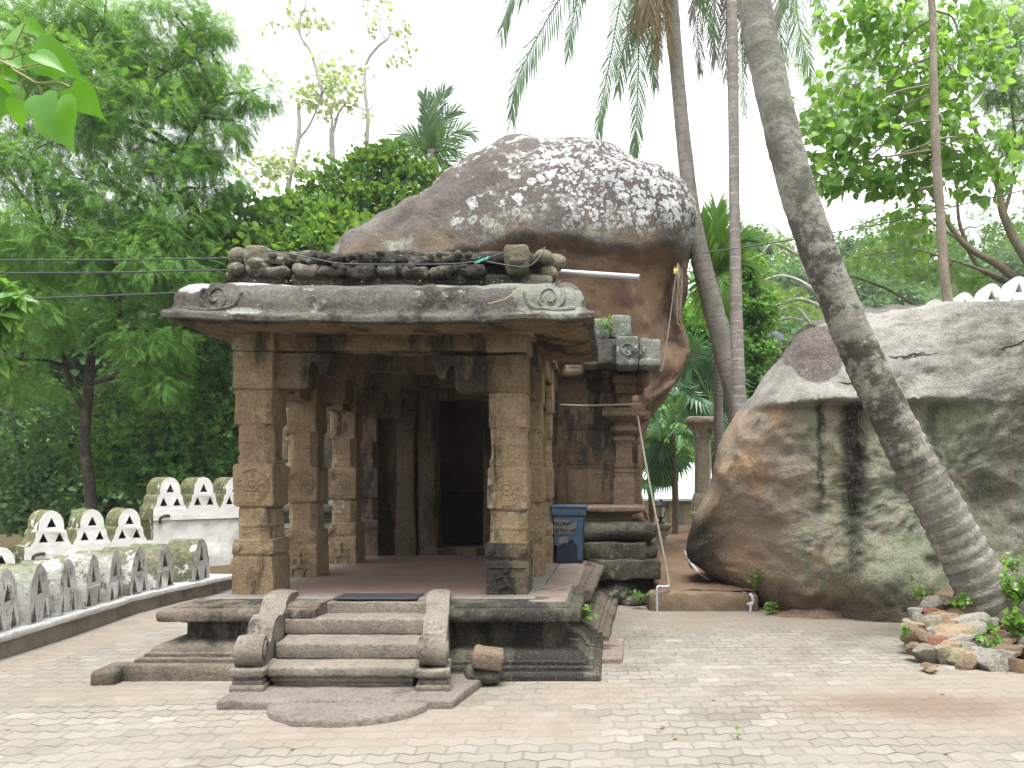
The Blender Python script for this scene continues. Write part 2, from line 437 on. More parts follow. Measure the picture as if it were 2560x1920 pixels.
def limewash(name, moss, grime, base=.62):
    t = NT(name); v = t.pos()
    c = t.mix(t.ss(t.noise(3, 5, .7), .4, .75, 0, .5), (base, base, base * .985), (base * .75, base * .75, base * .72))
    xn = t.xyz(t.n('ShaderNodeNewGeometry').outputs['Normal'])[0]
    side = t.ss(xn, .5, .05)                       # flanks the brush seldom reaches: moss and algae grow there
    m = t.M('MULTIPLY', t.M('ADD', t.M('MULTIPLY', side, .95), .10 * moss), t.ss(t.noise(3.4, 6, .74), .62 - .30 * moss, .70 - .26 * moss))
    mc = t.mix(t.ss(t.noise(11, 5, .75), .40, .62), (.05, .055, .016), t.mix(t.ss(t.noise(5, 4, .7, t.addv(v, (3, 3, 3))), .42, .6), (.15, .14, .07), (.105, .13, .045)))
    c = t.mix(t.M('MULTIPLY', m, .6 + .35 * moss), c, mc)
    g = t.ss(t.noise(7, 6, .78, t.addv(t.scale(v, (1.5, 1.5, .8)), (4, 1, 1))), .68 - .25 * grime, .76 - .22 * grime)
    c = t.mix(t.M('MULTIPLY', g, .8 * min(1, grime * 2)), c, (.06, .075, .055))
    sp = t.ss(t.noise(32, 4, .75), .58, .68)
    c = t.mix(t.M('MULTIPLY', sp, min(.8, grime * 1.3)), c, (.06, .06, .045))
    return t.done(c, .88, t.bump(t.M('ADD', t.noise(12, 6, .75), t.M('MULTIPLY', t.noise(50, 4, .7), .4)), min(1, .4 + .8 * grime), .03), .15)

TAN1, TAN2 = (.41, .305, .19), (.28, .20, .12)
M_pillar = stone('tan_sandstone', TAN1, TAN2, dk=.30, green=.25, lich=.06)
M_pillar_dark = stone('soot_dark_sandstone', (.20, .165, .11), (.13, .105, .07), dk=.75, green=.45, lich=.10)
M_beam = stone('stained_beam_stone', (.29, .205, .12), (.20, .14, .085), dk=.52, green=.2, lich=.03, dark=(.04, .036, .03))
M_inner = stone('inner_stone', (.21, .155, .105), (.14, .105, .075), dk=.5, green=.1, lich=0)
M_wall = stone('wall_stone', (.24, .17, .11), (.16, .115, .075), dk=.62, green=.35, lich=.10)
M_wallp = stone('pilaster_stone', (.31, .225, .16), (.225, .165, .115), dk=.2, green=.2, lich=.05)
M_plinth = stone('plinth_stone', (.25, .205, .165), (.17, .14, .112), dk=.42, green=.5, lich=.22, moss=.25, lcol=(.36, .37, .27))
M_kerb = stone('kerb_stone', (.35, .28, .235), (.27, .215, .18), dk=.18, green=.1, lich=.08)
M_step = stone('step_stone', (.32, .28, .235), (.23, .20, .168), dk=.18, green=.15, lich=.08, stain=False)
M_moon = stone('moonstone_granite', (.33, .285, .25), (.26, .222, .195), dk=.12, green=.08, lich=.03, stain=False, bs=.8)
def eave_extra(t, c):
    x, y, z = t.xyz()
    for cx_, cz_, rx, rz, col_ in ((-3.33, 3.0, .12, .055, (.52, .53, .53)), (-2.93, 3.065, .16, .045, (.52, .53, .53)), (-2.62, 3.07, .09, .03, (.5, .51, .5)), (-.95, 3.05, .22, .06, (.25, .28, .235)), (-.62, 2.92, .20, .16, (.27, .285, .235)), (-.40, 2.86, .16, .14, (.33, .34, .30)), (-1.35, 3.06, .10, .04, (.3, .32, .27)), (-2.9, 2.80, .14, .03, (.4, .42, .38))):
        a = t.M('DIVIDE', t.M('SUBTRACT', x, cx_), rx); b = t.M('DIVIDE', t.M('SUBTRACT', z, cz_), rz)
        r_ = t.M('ADD', t.M('ADD', t.M('MULTIPLY', a, a), t.M('MULTIPLY', b, b)), t.M('MULTIPLY', t.M('SUBTRACT', t.noise(9, 5, .75), .5), 3.2))
        c = t.mix(t.M('MULTIPLY', t.ss(r_, 1., .8), .9), c, col_)
    return c
M_eave = stone('eave_stone', (.21, .195, .17), (.135, .125, .112), dk=.42, green=.15, lich=.35, lcol=(.42, .42, .36), stain=False, bs=.8, extra=eave_extra)
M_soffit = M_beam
M_frieze = stone('mossy_frieze_stone', (.27, .25, .20), (.15, .145, .12), dk=.85, green=.55, lich=.35, lcol=(.36, .38, .31), stain=False, bs=.9)
M_frieze_head = stone('frieze_head_stone', (.30, .27, .19), (.20, .18, .12), dk=.25, green=.6, lich=.3, stain=False, bs=.9)
M_lichen = stone('lichened_cornice_stone', (.34, .36, .31), (.22, .24, .20), dk=.22, green=.5, lich=.75, gcol=(.16, .21, .14), lcol=(.56, .60, .54), stain=False, bs=.9)
M_base = stone('shrine_base_stone', (.15, .135, .10), (.09, .085, .07), dk=.5, green=.6, lich=.45, lcol=(.33, .35, .25), stain=False, bs=1.)
M_loose = stone('loose_stone', (.31, .245, .17), (.22, .17, .125), dk=.2, green=.2, lich=.2, stain=False)
M_looseD = stone('dark_loose_stone', (.17, .16, .12), (.11, .105, .085), dk=.4, green=.4, lich=.25, stain=False)
def floor_mat():
    t = NT('worn_red_cement')
    x, y, z = t.xyz()
    n = t.noise(1.4, 5, .7)
    edge = t.M('MAXIMUM', t.ss(t.M('ADD', x, t.M('MULTIPLY', n, .5)), -.95, -.55), t.ss(t.M('ADD', y, t.M('MULTIPLY', n, -.9)), 6.2, 5.85))
    edge = t.M('MAXIMUM', edge, t.ss(t.M('ADD', x, t.M('MULTIPLY', n, -.5)), -3.15, -3.4))
    c = t.mix(t.ss(t.noise(3, 5, .7), .35, .7), (.135, .085, .07), (.165, .115, .095))
    c = t.mix(t.M('MULTIPLY', edge, .85), c, t.mix(t.ss(t.noise(4, 5, .7), .4, .7), (.17, .165, .15), (.125, .125, .115)))
    c = t.mix(t.ss(t.noise(40, 3, .7), .5, .8, 0, .4), c, (.22, .19, .165))
    return t.done(c, .6, t.bump(t.noise(25, 4, .6), .25, .01), .35)
M_floor = floor_mat()
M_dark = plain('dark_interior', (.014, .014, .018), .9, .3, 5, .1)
M_pvc = plain('weathered_pvc', (.40, .40, .41), .4, .15, 20)
M_pvcy = plain('yellowed_pvc', (.27, .25, .18), .5, .2, 12, dirt=(.25, .22, .15))
M_cable = plain('black_cable', (.035, .045, .045), .5, .1)
M_cableg = plain('grey_cable', (.06, .064, .066), .6, .1)
M_green = plain('green_twine', (.05, .32, .2), .6, .2)
M_rope = plain('grey_rope', (.2, .165, .12), .8, .2)
M_brass = plain('brass', (.5, .38, .12), .35, .2, 20, Metallic=.9)
M_mat = plain('rubber_doormat', (.035, .035, .042), .7, .2, 60)

M_plinthD = stone('algae_dark_plinth_stone', (.17, .155, .125), (.11, .10, .08), dk=.75, green=.55, lich=.25, moss=.3, lcol=(.36, .37, .27))
M_arm = stone('soot_dark_bracket_stone', (.27, .20, .125), (.17, .13, .09), dk=.6, green=.3, lich=.0)

# ================================================================== ground
def grid_sheet(name, x0, x1, y0, y1, n, m, zf, mat, kind='structure'):
    mb = MB()
    for j in range(m + 1):
        for i in range(n + 1):
            x = x0 + (x1 - x0) * i / n; y = y0 + (y1 - y0) * j / m
            mb.v.append((x, y, zf(x, y)))
    for j in range(m):
        for i in range(n):
            a = j * (n + 1) + i; mb.f.append((a, a + 1, a + n + 2, a + n + 1))
    return tag(build(name, mb, mat, smooth=60), kind=kind)
M_soil = soil_mat('forest_soil', (.13, .095, .06), (.09, .085, .04))
M_dirt = soil_mat('trodden_dirt', (.25, .17, .115), (.20, .135, .09), (.13, .085, .055))
mb = MB().add([(-900, -300, -.05), (900, -300, -.05), (900, 1500, -.05), (-900, 1500, -.05)], [(0, 1, 2, 3)])
tag(build('ground', mb, M_soil), kind='structure')
M_pave = paver_mat()
grid_sheet('paved_yard', -6.0, 9.0, -4.0, 10.6, 60, 60, lambda x, y: .008 * fr((x, y, 0), .7, 3), M_pave)

def path_z(x, y):
    e = min(1, max(0, (y - 8.95) / .03)); s = min(1, max(0, (x - .38 + .08 * fr((x, y, 1), 2)) / .06))
    return -.06 + .27 * e * s + (.03 * fr((x, y, 3), 1.6, 4) + .012 * fr((x, y, 3), 7, 3)) * e + .02 * max(0, y - 11)
mb = MB(); rbox(mb, (.36, 8.86, -.2), (1.62, 9.25, .205), .05, .07, .025, 4, .012)
tag(build('earth_step', mb, soil_mat('step_earth', (.27, .2, .14), (.19, .145, .1), (.11, .08, .055))), kind='structure')
grid_sheet('dirt_path', .2, 3.6, 8.98, 19, 50, 130, path_z, M_dirt)

def mound_z(x, y):
    t = min(1, max(0, (y - 5.85) / 1.7)); e = min(1, max(0, (x - .375 * y + .12 + .12 * fr((x, y, 2), 1.6, 3)) / .55)); e = e * e * (3 - 2 * e)
    return -.115 + (.05 + .40 * t ** 1.25 + .03 * fr((x, y, 5), 3, 4)) * e * min(1, max(0, (y - 5.75) / .25))
grid_sheet('soil_mound', 1.9, 6.4, 5.6, 9.3, 70, 60, mound_z, soil_mat('mound_soil', (.2, .14, .095), (.14, .1, .065), (.07, .06, .03)))

# ================================================================== stone shrine
shrine = empty('stone_shrine', (-1.97, 6.5, 0), 'old carved stone shrine with pillared porch and curved eave under the lichened boulder', 'shrine')

# ---- plinth: moulded platform in three blocks
def plinth_prof(b, t=.5):
    n0 = b + .14
    return [(-.6, -.02), (.31, -.02), (.315, b * .5), (.31, b - .01), (.295, b), (.255, b + .002), (.255, b + .028), (.247, b + .034), (.21, b + .036), (.21, b + .062), (.20, b + .067),
            (.18, b + .068), (.172, b + .095), (.13, b + .122), (.065, b + .136), (.0, n0), (0, t - .125), (.03, t - .115), (.03, t - .105), (.09, t - .10), (.13, t - .095), (.148, t - .085),
            (.155, t - .05), (.15, t - .012), (.135, t), (.07, t + .004), (.065, t + .018), (.02, t + .022), (.015, t + .03), (-.6, t + .03)]
mb = MB(); sweep(mb, [(-3.35, 9.3), (-3.35, 6.09), (-2.30, 6.09)], plinth_prof(.12), .06, amp=.005, s=5, amp2=.004)
build('plinth', mb, M_plinth, shrine, 50)
mb = MB(); sweep(mb, [(-1.42, 6.08), (-.43, 6.08), (-.43, 7.02)], plinth_prof(.06), .06, amp=.005, s=5, amp2=.004)
build('plinth', mb, M_plinthD, shrine, 50)
mb = MB(); sweep(mb, [(-.38, 7.07), (-.30, 9.25)], plinth_prof(.08, .49), .06, amp=.014, s=5, amp2=.004)   # the block that has slipped outwards
build('plinth', mb, M_plinth, shrine, 50)
mb = MB()
rbox(mb, (-3.30, 6.3, .2), (-.45, 9.9, .515), .02, .2, .004)
build('platform_core', mb, M_kerb, shrine)
mb = MB()
rbox(mb, (-3.33, 6.30, .42), (-.66, 9.85, .536), .012, .15, .004, 3, .002)
build('porch_floor', mb, M_floor, shrine)
mb = MB()      # kerb slabs between the cement and the moulded edge
for a, b in ((6.15, 7.1), (7.11, 8.35), (8.36, 9.28)):
    rbox(mb, (-.70 + .05 * (a > 7), a, .43), (-.40 + .05 * (a > 7), b, .533), .012, .1, .012, 4, .004)
build('kerb_slab', mb, M_kerb, shrine)

# ---- staircase
SH = lambda y: -.18 * (y - 5.34)
def step(x0, x1, y0, y1, z0, z1, prof=False):
    mb = MB()
    if prof:
        rbox(mb, (x0 + .02, y0 + .05, z0), (x1 - .02, y1, z0 + .06), .02, .06, .008, 7, .004)
        rbox(mb, (x0 + .01, y0 + .03, z0 + .04), (x1 - .01, y1, z0 + .10), .02, .06, .008, 7, .004)
        rbox(mb, (x0, y0, z0 + .085), (x1, y1, z1), .018, .06, .006, 7, .004)
    else:
        rbox(mb, (x0, y0, z0), (x1, y1, z1), .016, .05, .007, 6, .004)
    mb.v = [(x + SH(y), y, z) for x, y, z in mb.v]
    return build('step', mb, M_step, shrine)
step(-2.40, -1.375, 5.36, 5.95, .05, .205, True)
step(-2.40, -1.375, 5.60, 6.2, .205, .318)
step(-2.42, -1.35, 5.92, 6.35, .318, .435)
mb = MB(); rbox(mb, (-2.62, 6.19, .3), (-1.3, 6.5, .518), .014, .08, .006); build('threshold_slab', mb, M_step, shrine)

def balustrade(x0, x1, dx=0):
    prof = [(5.50, .20), (5.38, .20), (5.33, .22), (5.295, .26), (5.285, .32), (5.30, .375), (5.35, .415), (5.41, .425), (5.46, .405), (5.495, .365),
            (5.53, .355), (5.565, .385), (5.60, .44), (5.66, .485), (5.74, .505), (5.80, .50), (5.85, .485), (5.90, .49), (5.95, .52), (6.01, .565), (6.08, .595), (6.18, .605),
            (6.32, .60), (6.42, .59), (6.44, .52), (6.44, .3), (6.2, .2), (5.9, .16)]
    mb = MB(); n = 5; st = 0
    for i in range(n + 1):
        t = i / n; inset = .012 if i in (0, n) else 0
        for y, z in prof: mb.v.append((x0 + (x1 - x0) * t, y + (inset if y < 6 else -inset), z - inset))
    m = len(prof)
    for i in range(n):
        for k in range(m): k2 = (k + 1) % m; mb.f.append((i * m + k, i * m + k2, (i + 1) * m + k2, (i + 1) * m + k))
    def cap(b, flip):
        tri = tessellate_polygon([[Vector((mb.v[b + i][1], mb.v[b + i][2], 0)) for i in range(m)]])
        for t_ in tri: mb.f.append(tuple(b + i for i in (t_ if flip else t_[::-1])))
    cap(0, True); cap(n * m, False)
    xc = (x0 + x1) / 2
    for x_ in (x0 - .006, x1 + .006):     # the scroll's raised eye on each flank
        pts = [(x_, 5.385 + r_ * math.cos(a), .31 + r_ * math.sin(a)) for a, r_ in [(q * .5, .075 * (1 - q / 26)) for q in range(24)]]
        tube(mb, pts, .009, 5)
    jitter(mb, .010, 6, 0, .004, 25)
    mb.v = [(x + SH(y), y, z) for x, y, z in mb.v]
    import bmesh as _b
    me = build('balustrade', mb, M_step, shrine, 45)
    bm = bmesh.new(); bm.from_mesh(me.data); bmesh.ops.recalc_face_normals(bm, faces=bm.faces); bm.to_mesh(me.data); bm.free()
    me.data.set_sharp_from_angle(angle=R(45))
    mb = MB()
    w_ = (x1 - x0) / 2 + .025
    for za, zb, e in ((.055, .105, .0), (.10, .135, -.015), (.13, .16, -.025), (.155, .212, .005)):
        rbox(mb, (xc - w_ - e, 5.26 - e, za), (xc + w_ + e, 5.62, zb), .014, .06, .006, 7, .003)
    mb.v = [(x + SH(y), y, z) for x, y, z in mb.v]
    build('pedestal', mb, M_step, me)
    return me
balustrade(-2.605, -2.42); balustrade(-1.345, -1.165)

# ---- pillars
def relief_disc(mb, c, r, rot=0, petals=8, face='y'):
    """wheel carved on a pillar face: rim, hub and petals proud of the stone"""
    cx, y, cz = c
    def ring(rr, th):
        pts = [(cx + rr * math.cos(a), y, cz + rr * math.sin(a)) for a in [2 * math.pi * i / 28 for i in range(29)]]
        tube(mb, pts, th, 5, False)
    ring(r, .0065); ring(r * .88, .004); ring(r * .33, .008); ball(mb, (cx, y, cz), (r * .16, .014, r * .16), 8, 5)
    for i in range(petals):
        a = rot + 2 * math.pi * i / petals
        tube(mb, [(cx + r * k * math.cos(a + b), y, cz + r * k * math.sin(a + b)) for k, b in ((.4, 0), (.62, .16), (.84, 0))], .005, 4)
        tube(mb, [(cx + r * k * math.cos(a + b), y, cz + r * k * math.sin(a + b)) for k, b in ((.4, 0), (.62, -.16), (.84, 0))], .005, 4)
def relief_dancer(mb, c, s, flip=1):
    """a small dancing figure carved in the base panel"""
    cx, y, cz = c; q = lambda u, v: (cx + flip * u * s, y, cz + v * s)
    ball(mb, q(0, .80), (.09 * s, .025, .10 * s), 8, 6)
    tube(mb, [q(0, .70), q(.02, .52), q(-.03, .36)], [.07 * s, .09 * s, .075 * s], 6)
    tube(mb, [q(-.03, .36), q(-.24, .28), q(-.30, .06), q(-.38, .02)], [.075 * s, .06 * s, .04 * s, .03 * s], 6)
    tube(mb, [q(0, .36), q(.22, .26), q(.14, .05), q(.26, .0)], [.075 * s, .06 * s, .04 * s, .03 * s], 6)
    tube(mb, [q(.07, .66), q(.26, .56), q(.40, .74)], [.04 * s, .035 * s, .025 * s], 6)
    tube(mb, [q(-.07, .66), q(-.26, .60), q(-.22, .42)], [.04 * s, .035 * s, .025 * s], 6)

def pillar(cx, cy, z0, mat, capmat, k=1., arms=(), dancer=None, disc=True, dz=0.):
    h = lambda z: z0 + dz + (z - .53)
    rings = [(.50, .172, .006), (.80, .172, .006), (.84, .17, .006), (.845, .162, .006), (.87, .162, .006), (.875, .172, .006), (.955, .170, .008), (.99, .166, .012),
             (1.0, .150, .05), (1.10, .150, .055), (1.105, .155, .058), (1.125, .155, .058), (1.13, .150, .055), (1.215, .149, .055), (1.22, .150, .058), (1.25, .150, .058),
             (1.26, .140, .05), (1.27, .158, .012), (1.285, .166, .008), (1.60, .165, .008), (1.62, .156, .012), (1.63, .150, .055), (1.655, .155, .058), (1.69, .155, .058), (1.695, .146, .055),
             (1.80, .144, .055), (1.805, .149, .058), (1.85, .149, .058), (1.855, .145, .055), (1.90, .147, .057), (1.955, .150, .05), (1.965, .156, .008), (2.255, .152, .008)]
    rings = [(h(z), w_ * k, c) for z, w_, c in rings]
    mb = MB(); loft(mb, cx, cy, zfill(rings, .05), 4, .009, 6, .004)
    yf = cy - .166 * k
    if disc: relief_disc(mb, (cx, yf + .002, h(1.445)), .137 * k)
    for sx in (-1, 1):     # carved scroll ears at the top of the base block
        ball(mb, (cx + sx * .125 * k, yf - .004, h(.925)), (.038, .022, .04), 8, 6, .004, 9)
    if dancer: relief_dancer(mb, (cx - .01, cy - .172 * k, h(.545)), .27, dancer)
    jitter(mb, .004, 12)
    p = build('pillar', mb, mat, shrine, 32)
    mb = MB(); hc = .166 * k
    rbox(mb, (cx - hc, cy - hc - .005, h(2.25)), (cx + hc, cy + hc, h(2.565)), .012, .06, .006, 7, .003)
    jitter(mb, .006, 8)
    build('capital', mb, capmat, p, 40)
    mb = MB()
    for dx, dy in arms:    # corbel arms with drooping lotus ends
        pr = [(0, .31), (.48, .31), (.475, .27), (.455, .21), (.42, .135), (.375, .13), (.365, .19), (.335, .235), (.305, .235), (.29, .19), (.285, .04), (.262, .012), (0, .01)]
        b = len(mb.v); n_ = Vector((dx, dy, 0)); s_ = Vector((-dy, dx, 0))
        o = Vector((cx, cy, h(2.25))) + n_ * (hc - .01) + s_ * .10
        extrude_poly(mb, [pr[::-1]], .20, (o, n_, (0, 0, 1), s_))
        ball(mb, o + n_ * .2 - s_ * .0 + Vector((0, 0, .17)), (.09, .02, .08) if dx else (.02, .09, .08), 10, 7)
        ball(mb, o + n_ * .40 - s_ * .1 + Vector((0, 0, .16)), (.035, .05, .035), 8, 6)
    jitter(mb, .008, 8)
    build('bracket', mb, M_arm, p, 40)
    return p
pillar(-3.035, 6.67, .53, M_pillar, M_pillar, 1, [(1, 0), (0, 1)])
pr1 = pillar(-.912, 6.67, .53, M_pillar, M_beam, 1, [(-1, 0), (0, 1)], disc=True, dz=-.03)
pillar(-3.10, 7.82, .53, M_pillar, M_pillar, .93, [(1, 0), (0, 1), (0, -1)], dancer=1)
pillar(-3.11, 9.0, .53, M_pillar, M_pillar, .93, [(1, 0), (0, 1), (0, -1)], dancer=-1)
pillar(-.885, 7.82, .53, M_pillar, M_pillar, .93, [(-1, 0), (0, 1), (0, -1)])
pillar(-.88, 9.0, .53, M_pillar, M_pillar, .93, [(-1, 0), (0, 1), (0, -1)])
for x in (-3.11, -.88):
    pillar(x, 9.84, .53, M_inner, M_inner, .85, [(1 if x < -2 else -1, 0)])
# dark soot-stained base block of the front right pillar is a casing of its own
mb = MB(); loft(mb, -.912, 6.665, zfill([(.49, .176, .006), (.77, .177, .006), (.81, .175, .006), (.815, .168, .006), (.84, .168, .006), (.845, .178, .006), (.93, .176, .008), (.965, .172, .014)], .04), 4, .008, 7, .004)
relief_dancer(mb, (-.92, 6.485, .515), .27, -1)
for sx in (-1, 1): ball(mb, (-.912 + sx * .13, 6.485, .90), (.04, .022, .045), 8, 6, .004, 9)
tube(mb, [(-1.06, 6.486, .765), (-.76, 6.486, .765)], .012, 5)
jitter(mb, .004, 12)
build('pillar_base', mb, M_pillar_dark, pr1, 35)

# ---- beams, ceiling, roof slab
def beam(lo, hi, mat=M_beam):
    mb = MB(); rbox(mb, lo, hi, .012, .09, .008, 5, .003); return build('beam', mb, mat, shrine)
for cx, z_ in ((-3.03, 2.57), (-.915, 2.555)):     # impost blocks over the front pillars
    mb = MB()
    rbox(mb, (cx - .175, 6.485, z_), (cx + .175, 6.86, z_ + .155), .012, .06, .006, 7, .003)
    rbox(mb, (cx - .215, 6.445, z_ + .15), (cx + .215, 6.9, z_ + .26), .012, .06, .006, 7, .003)
    build('impost_block', mb, M_pillar, shrine)
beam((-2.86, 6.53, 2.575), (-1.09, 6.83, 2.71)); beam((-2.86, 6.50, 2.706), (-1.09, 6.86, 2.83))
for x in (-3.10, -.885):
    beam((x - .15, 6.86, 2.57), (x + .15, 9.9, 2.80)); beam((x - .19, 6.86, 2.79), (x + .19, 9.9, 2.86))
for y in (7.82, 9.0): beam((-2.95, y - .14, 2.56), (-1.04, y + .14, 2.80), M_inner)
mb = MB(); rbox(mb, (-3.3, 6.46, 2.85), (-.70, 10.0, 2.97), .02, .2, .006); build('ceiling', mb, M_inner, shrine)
mb = MB(); rbox(mb, (-3.22, 6.6, 2.96), (-.66, 10.1, 3.14), .03, .12, .015, 3, .006); build('roof_slab', mb, M_eave, shrine)

# ---- curved eave
ep = [(-.12, 2.80), (.10, 2.775), (.30, 2.745), (.47, 2.725), (.50, 2.733), (.505, 2.765), (.49, 2.785), (.465, 2.795), (.445, 2.815), (.437, 2.845), (.438, 2.88), (.43, 2.925), (.405, 2.975),
      (.36, 3.02), (.295, 3.055), (.21, 3.08), (.10, 3.095), (-.16, 3.10)]
mb = MB(); sweep(mb, [(-3.0, 8.2), (-3.0, 6.5), (-.68, 6.5), (-.68, 8.15)], ep, .055, closed=True, amp=.016, s=3.2, amp2=.005)
for i, (x, y, z) in enumerate(mb.v):     # the slabs sag at mid span and lift at the corners
    u = (x + 1.84) / 1.66
    if y < 6.6: z += -.022 + .034 * u * u
    for xs in (-2.42, -1.58, -1.05):
        if abs(x - xs) < .03: z -= .012
    mb.v[i] = (x, y, z)
eave = build('eave', mb, M_eave, shrine, 50)
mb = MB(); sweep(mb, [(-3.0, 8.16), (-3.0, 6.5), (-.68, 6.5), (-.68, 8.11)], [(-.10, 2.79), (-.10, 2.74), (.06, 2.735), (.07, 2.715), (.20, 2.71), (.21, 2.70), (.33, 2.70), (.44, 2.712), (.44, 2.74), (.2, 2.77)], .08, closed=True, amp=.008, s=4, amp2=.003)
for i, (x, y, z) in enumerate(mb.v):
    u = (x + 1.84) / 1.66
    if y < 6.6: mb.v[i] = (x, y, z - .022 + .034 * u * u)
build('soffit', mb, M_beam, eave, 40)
def eave_front(x, t):
    i = 6 + t * 11; k = min(int(i), 16); f = i - k
    return Vector((x, 6.5 - (ep[k][0] + (ep[k + 1][0] - ep[k][0]) * f), ep[k][1] + (ep[k + 1][1] - ep[k][1]) * f))
def scroll(x0, s, mat):
    mb = MB(); pts = []
    for i in range(34):
        a = i * .28; r = .12 * (1 - i / 40)
        pts.append(eave_front(x0 + s * r * math.cos(a + 2.6), .42 + r * 2.2 * math.sin(a + 2.6)) + Vector((0, -.004, .004)))
    tube(mb, pts, [.015 * (1 - i / 60) for i in range(34)], 6)
    pts = [eave_front(x0 + s * dx, t) + Vector((0, -.004, .004)) for dx, t in ((.20, .50), (.14, .26), (.02, .17), (-.12, .16), (-.20, .20))]
    tube(mb, spline(pts, 4), .016, 6)
    jitter(mb, .006, 9)
    build('scroll_ornament', mb, mat, eave)
scroll(-3.12, 1, M_eave); scroll(-.52, -1, M_eave)

# ---- frieze of crouching beasts along the roof edge
mb = MB(); rnd = random.Random(4)
rbox(mb, (-3.22, 6.62, 3.13), (-.55, 6.95, 3.235), .02, .06, .012, 5, .006)
rbox(mb, (-3.20, 6.60, 3.33), (-.62, 6.95, 3.425), .03, .05, .022, 6, .012)
rbox(mb, (-3.20, 6.72, 3.2), (-.60, 6.95, 3.4), .03, .08, .02, 6, .01)
x = -2.86
while x < -.98:
    w_ = rnd.uniform(.095, .125); dz = rnd.uniform(-.012, .012)
    rbox(mb, (x - w_, 6.52, 3.205 + dz), (x + w_, 6.8, 3.30 + dz), .042, .03, .028, 8, .012)
    rbox(mb, (x - w_ * rnd.uniform(.7, 1.15), 6.535, 3.315 + dz), (x + w_ * rnd.uniform(.7, 1.1), 6.8, 3.385 + rnd.uniform(-.012, .02)), .03, .03, .032, 9, .014)
    for k in range(3): ball(mb, (x + rnd.uniform(-.12, .12), 6.545, rnd.uniform(3.25, 3.39)), (rnd.uniform(.02, .045), .035, rnd.uniform(.02, .04)), 7, 6, .014, 14, .006)
    x += rnd.uniform(.222, .25)
frieze = build('frieze', mb, M_frieze, shrine, 75)
for hx, hy, hw, hh, hz in ((-3.02, 6.52, .105, .125, 3.335), (-.835, 6.52, .10, .125, 3.345)):
    mb = MB(); rbox(mb, (hx - hw, hy, hz - hh), (hx + hw, hy + .28, hz + hh), .045, .035, .022, 7, .008)
    ball(mb, (hx, hy - .01, hz - .03), (.06, .05, .045), 10, 7, .012, 9)
    build('carved_head', mb, M_frieze_head, frieze, 60)
for pts in (((-3.215, 6.62, 3.38, .085), (-3.21, 6.6, 3.27, .075), (-3.27, 6.66, 3.24, .05)), ((-.62, 6.66, 3.385, .075), (-.53, 6.75, 3.37, .09), (-.58, 6.72, 3.27, .085), (-.54, 6.8, 3.2, .06))):
    mb = MB()
    for (x, y, z, r_) in pts: ball(mb, (x, y, z), (r_, r_, r_ * .85), 12, 9, .02, 8, .008)
    build('carved_head', mb, M_frieze_head, frieze, 60)

# ---- shrine chamber
mb = MB(); XR, XL = .205, -4.145
rbox(mb, (XL, 9.92, 1.1), (-2.30, 10.25, 2.95), .012, .14, .008, 4, .003)
rbox(mb, (-1.64, 9.92, .53), (XR, 10.25, 2.95), .012, .14, .008, 4, .003)
rbox(mb, (-2.32, 9.93, 2.53), (-1.62, 10.25, 2.95), .012, .14, .006)
rbox(mb, (XL, 9.95, .5), (-2.30, 10.25, 1.12), .012, .14, .006)
for z_ in (1.18, 1.68, 2.12, 2.46):      # ashlar courses step a few mm
    rbox(mb, (-.62, 9.905 + .012 * math.sin(z_ * 9), z_), (-.08, 10.0, z_ + .40 if z_ > 2.4 else z_ + .43), .01, .1, .006, 5, .003)
rbox(mb, (XR - .3, 10.26, .53), (XR, 12.4, 2.95), .012, .2, .008)
rbox(mb, (XL, 10.26, .53), (XL + .3, 12.4, 2.95), .012, .2, .008)
build('chamber_wall', mb, M_wall, shrine)
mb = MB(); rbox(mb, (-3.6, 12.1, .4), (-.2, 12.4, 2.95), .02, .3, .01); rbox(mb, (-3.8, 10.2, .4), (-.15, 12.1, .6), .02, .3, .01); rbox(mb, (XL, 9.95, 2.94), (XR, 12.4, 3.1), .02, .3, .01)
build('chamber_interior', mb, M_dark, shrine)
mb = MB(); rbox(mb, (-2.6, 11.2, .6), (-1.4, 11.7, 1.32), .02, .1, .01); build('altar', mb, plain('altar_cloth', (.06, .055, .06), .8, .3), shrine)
door = None
mb = MB()
for x0, x1, y in ((-2.50, -2.29, 9.84), (-1.66, -1.45, 9.84), (-2.31, -2.255, 9.88), (-1.69, -1.635, 9.88)):
    rbox(mb, (x0, y, .53), (x1, 10.0, 2.56), .01, .1, .005, 7, .002)
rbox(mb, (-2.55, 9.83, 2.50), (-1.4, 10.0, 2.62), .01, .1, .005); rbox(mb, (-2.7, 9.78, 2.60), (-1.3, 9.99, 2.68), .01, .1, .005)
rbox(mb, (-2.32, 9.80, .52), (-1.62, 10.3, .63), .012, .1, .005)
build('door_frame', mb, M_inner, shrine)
for s in (-1, 1):
    mb = MB()
    for z0, z1, dx in ((.53, .86, .0), (.88, 1.12, .03), (1.14, 1.98, .05), (2.0, 2.08, .02), (2.11, 2.2, .04), (2.22, 2.34, 0)):
        rbox(mb, (-1.975 + s * .68 - .13 + dx * .5, 9.80, z0), (-1.975 + s * .68 + .13 - dx * .5, 9.95, z1 + .02), .015, .08, .006, 7, .003)
    build('door_pilaster', mb, M_inner, shrine)

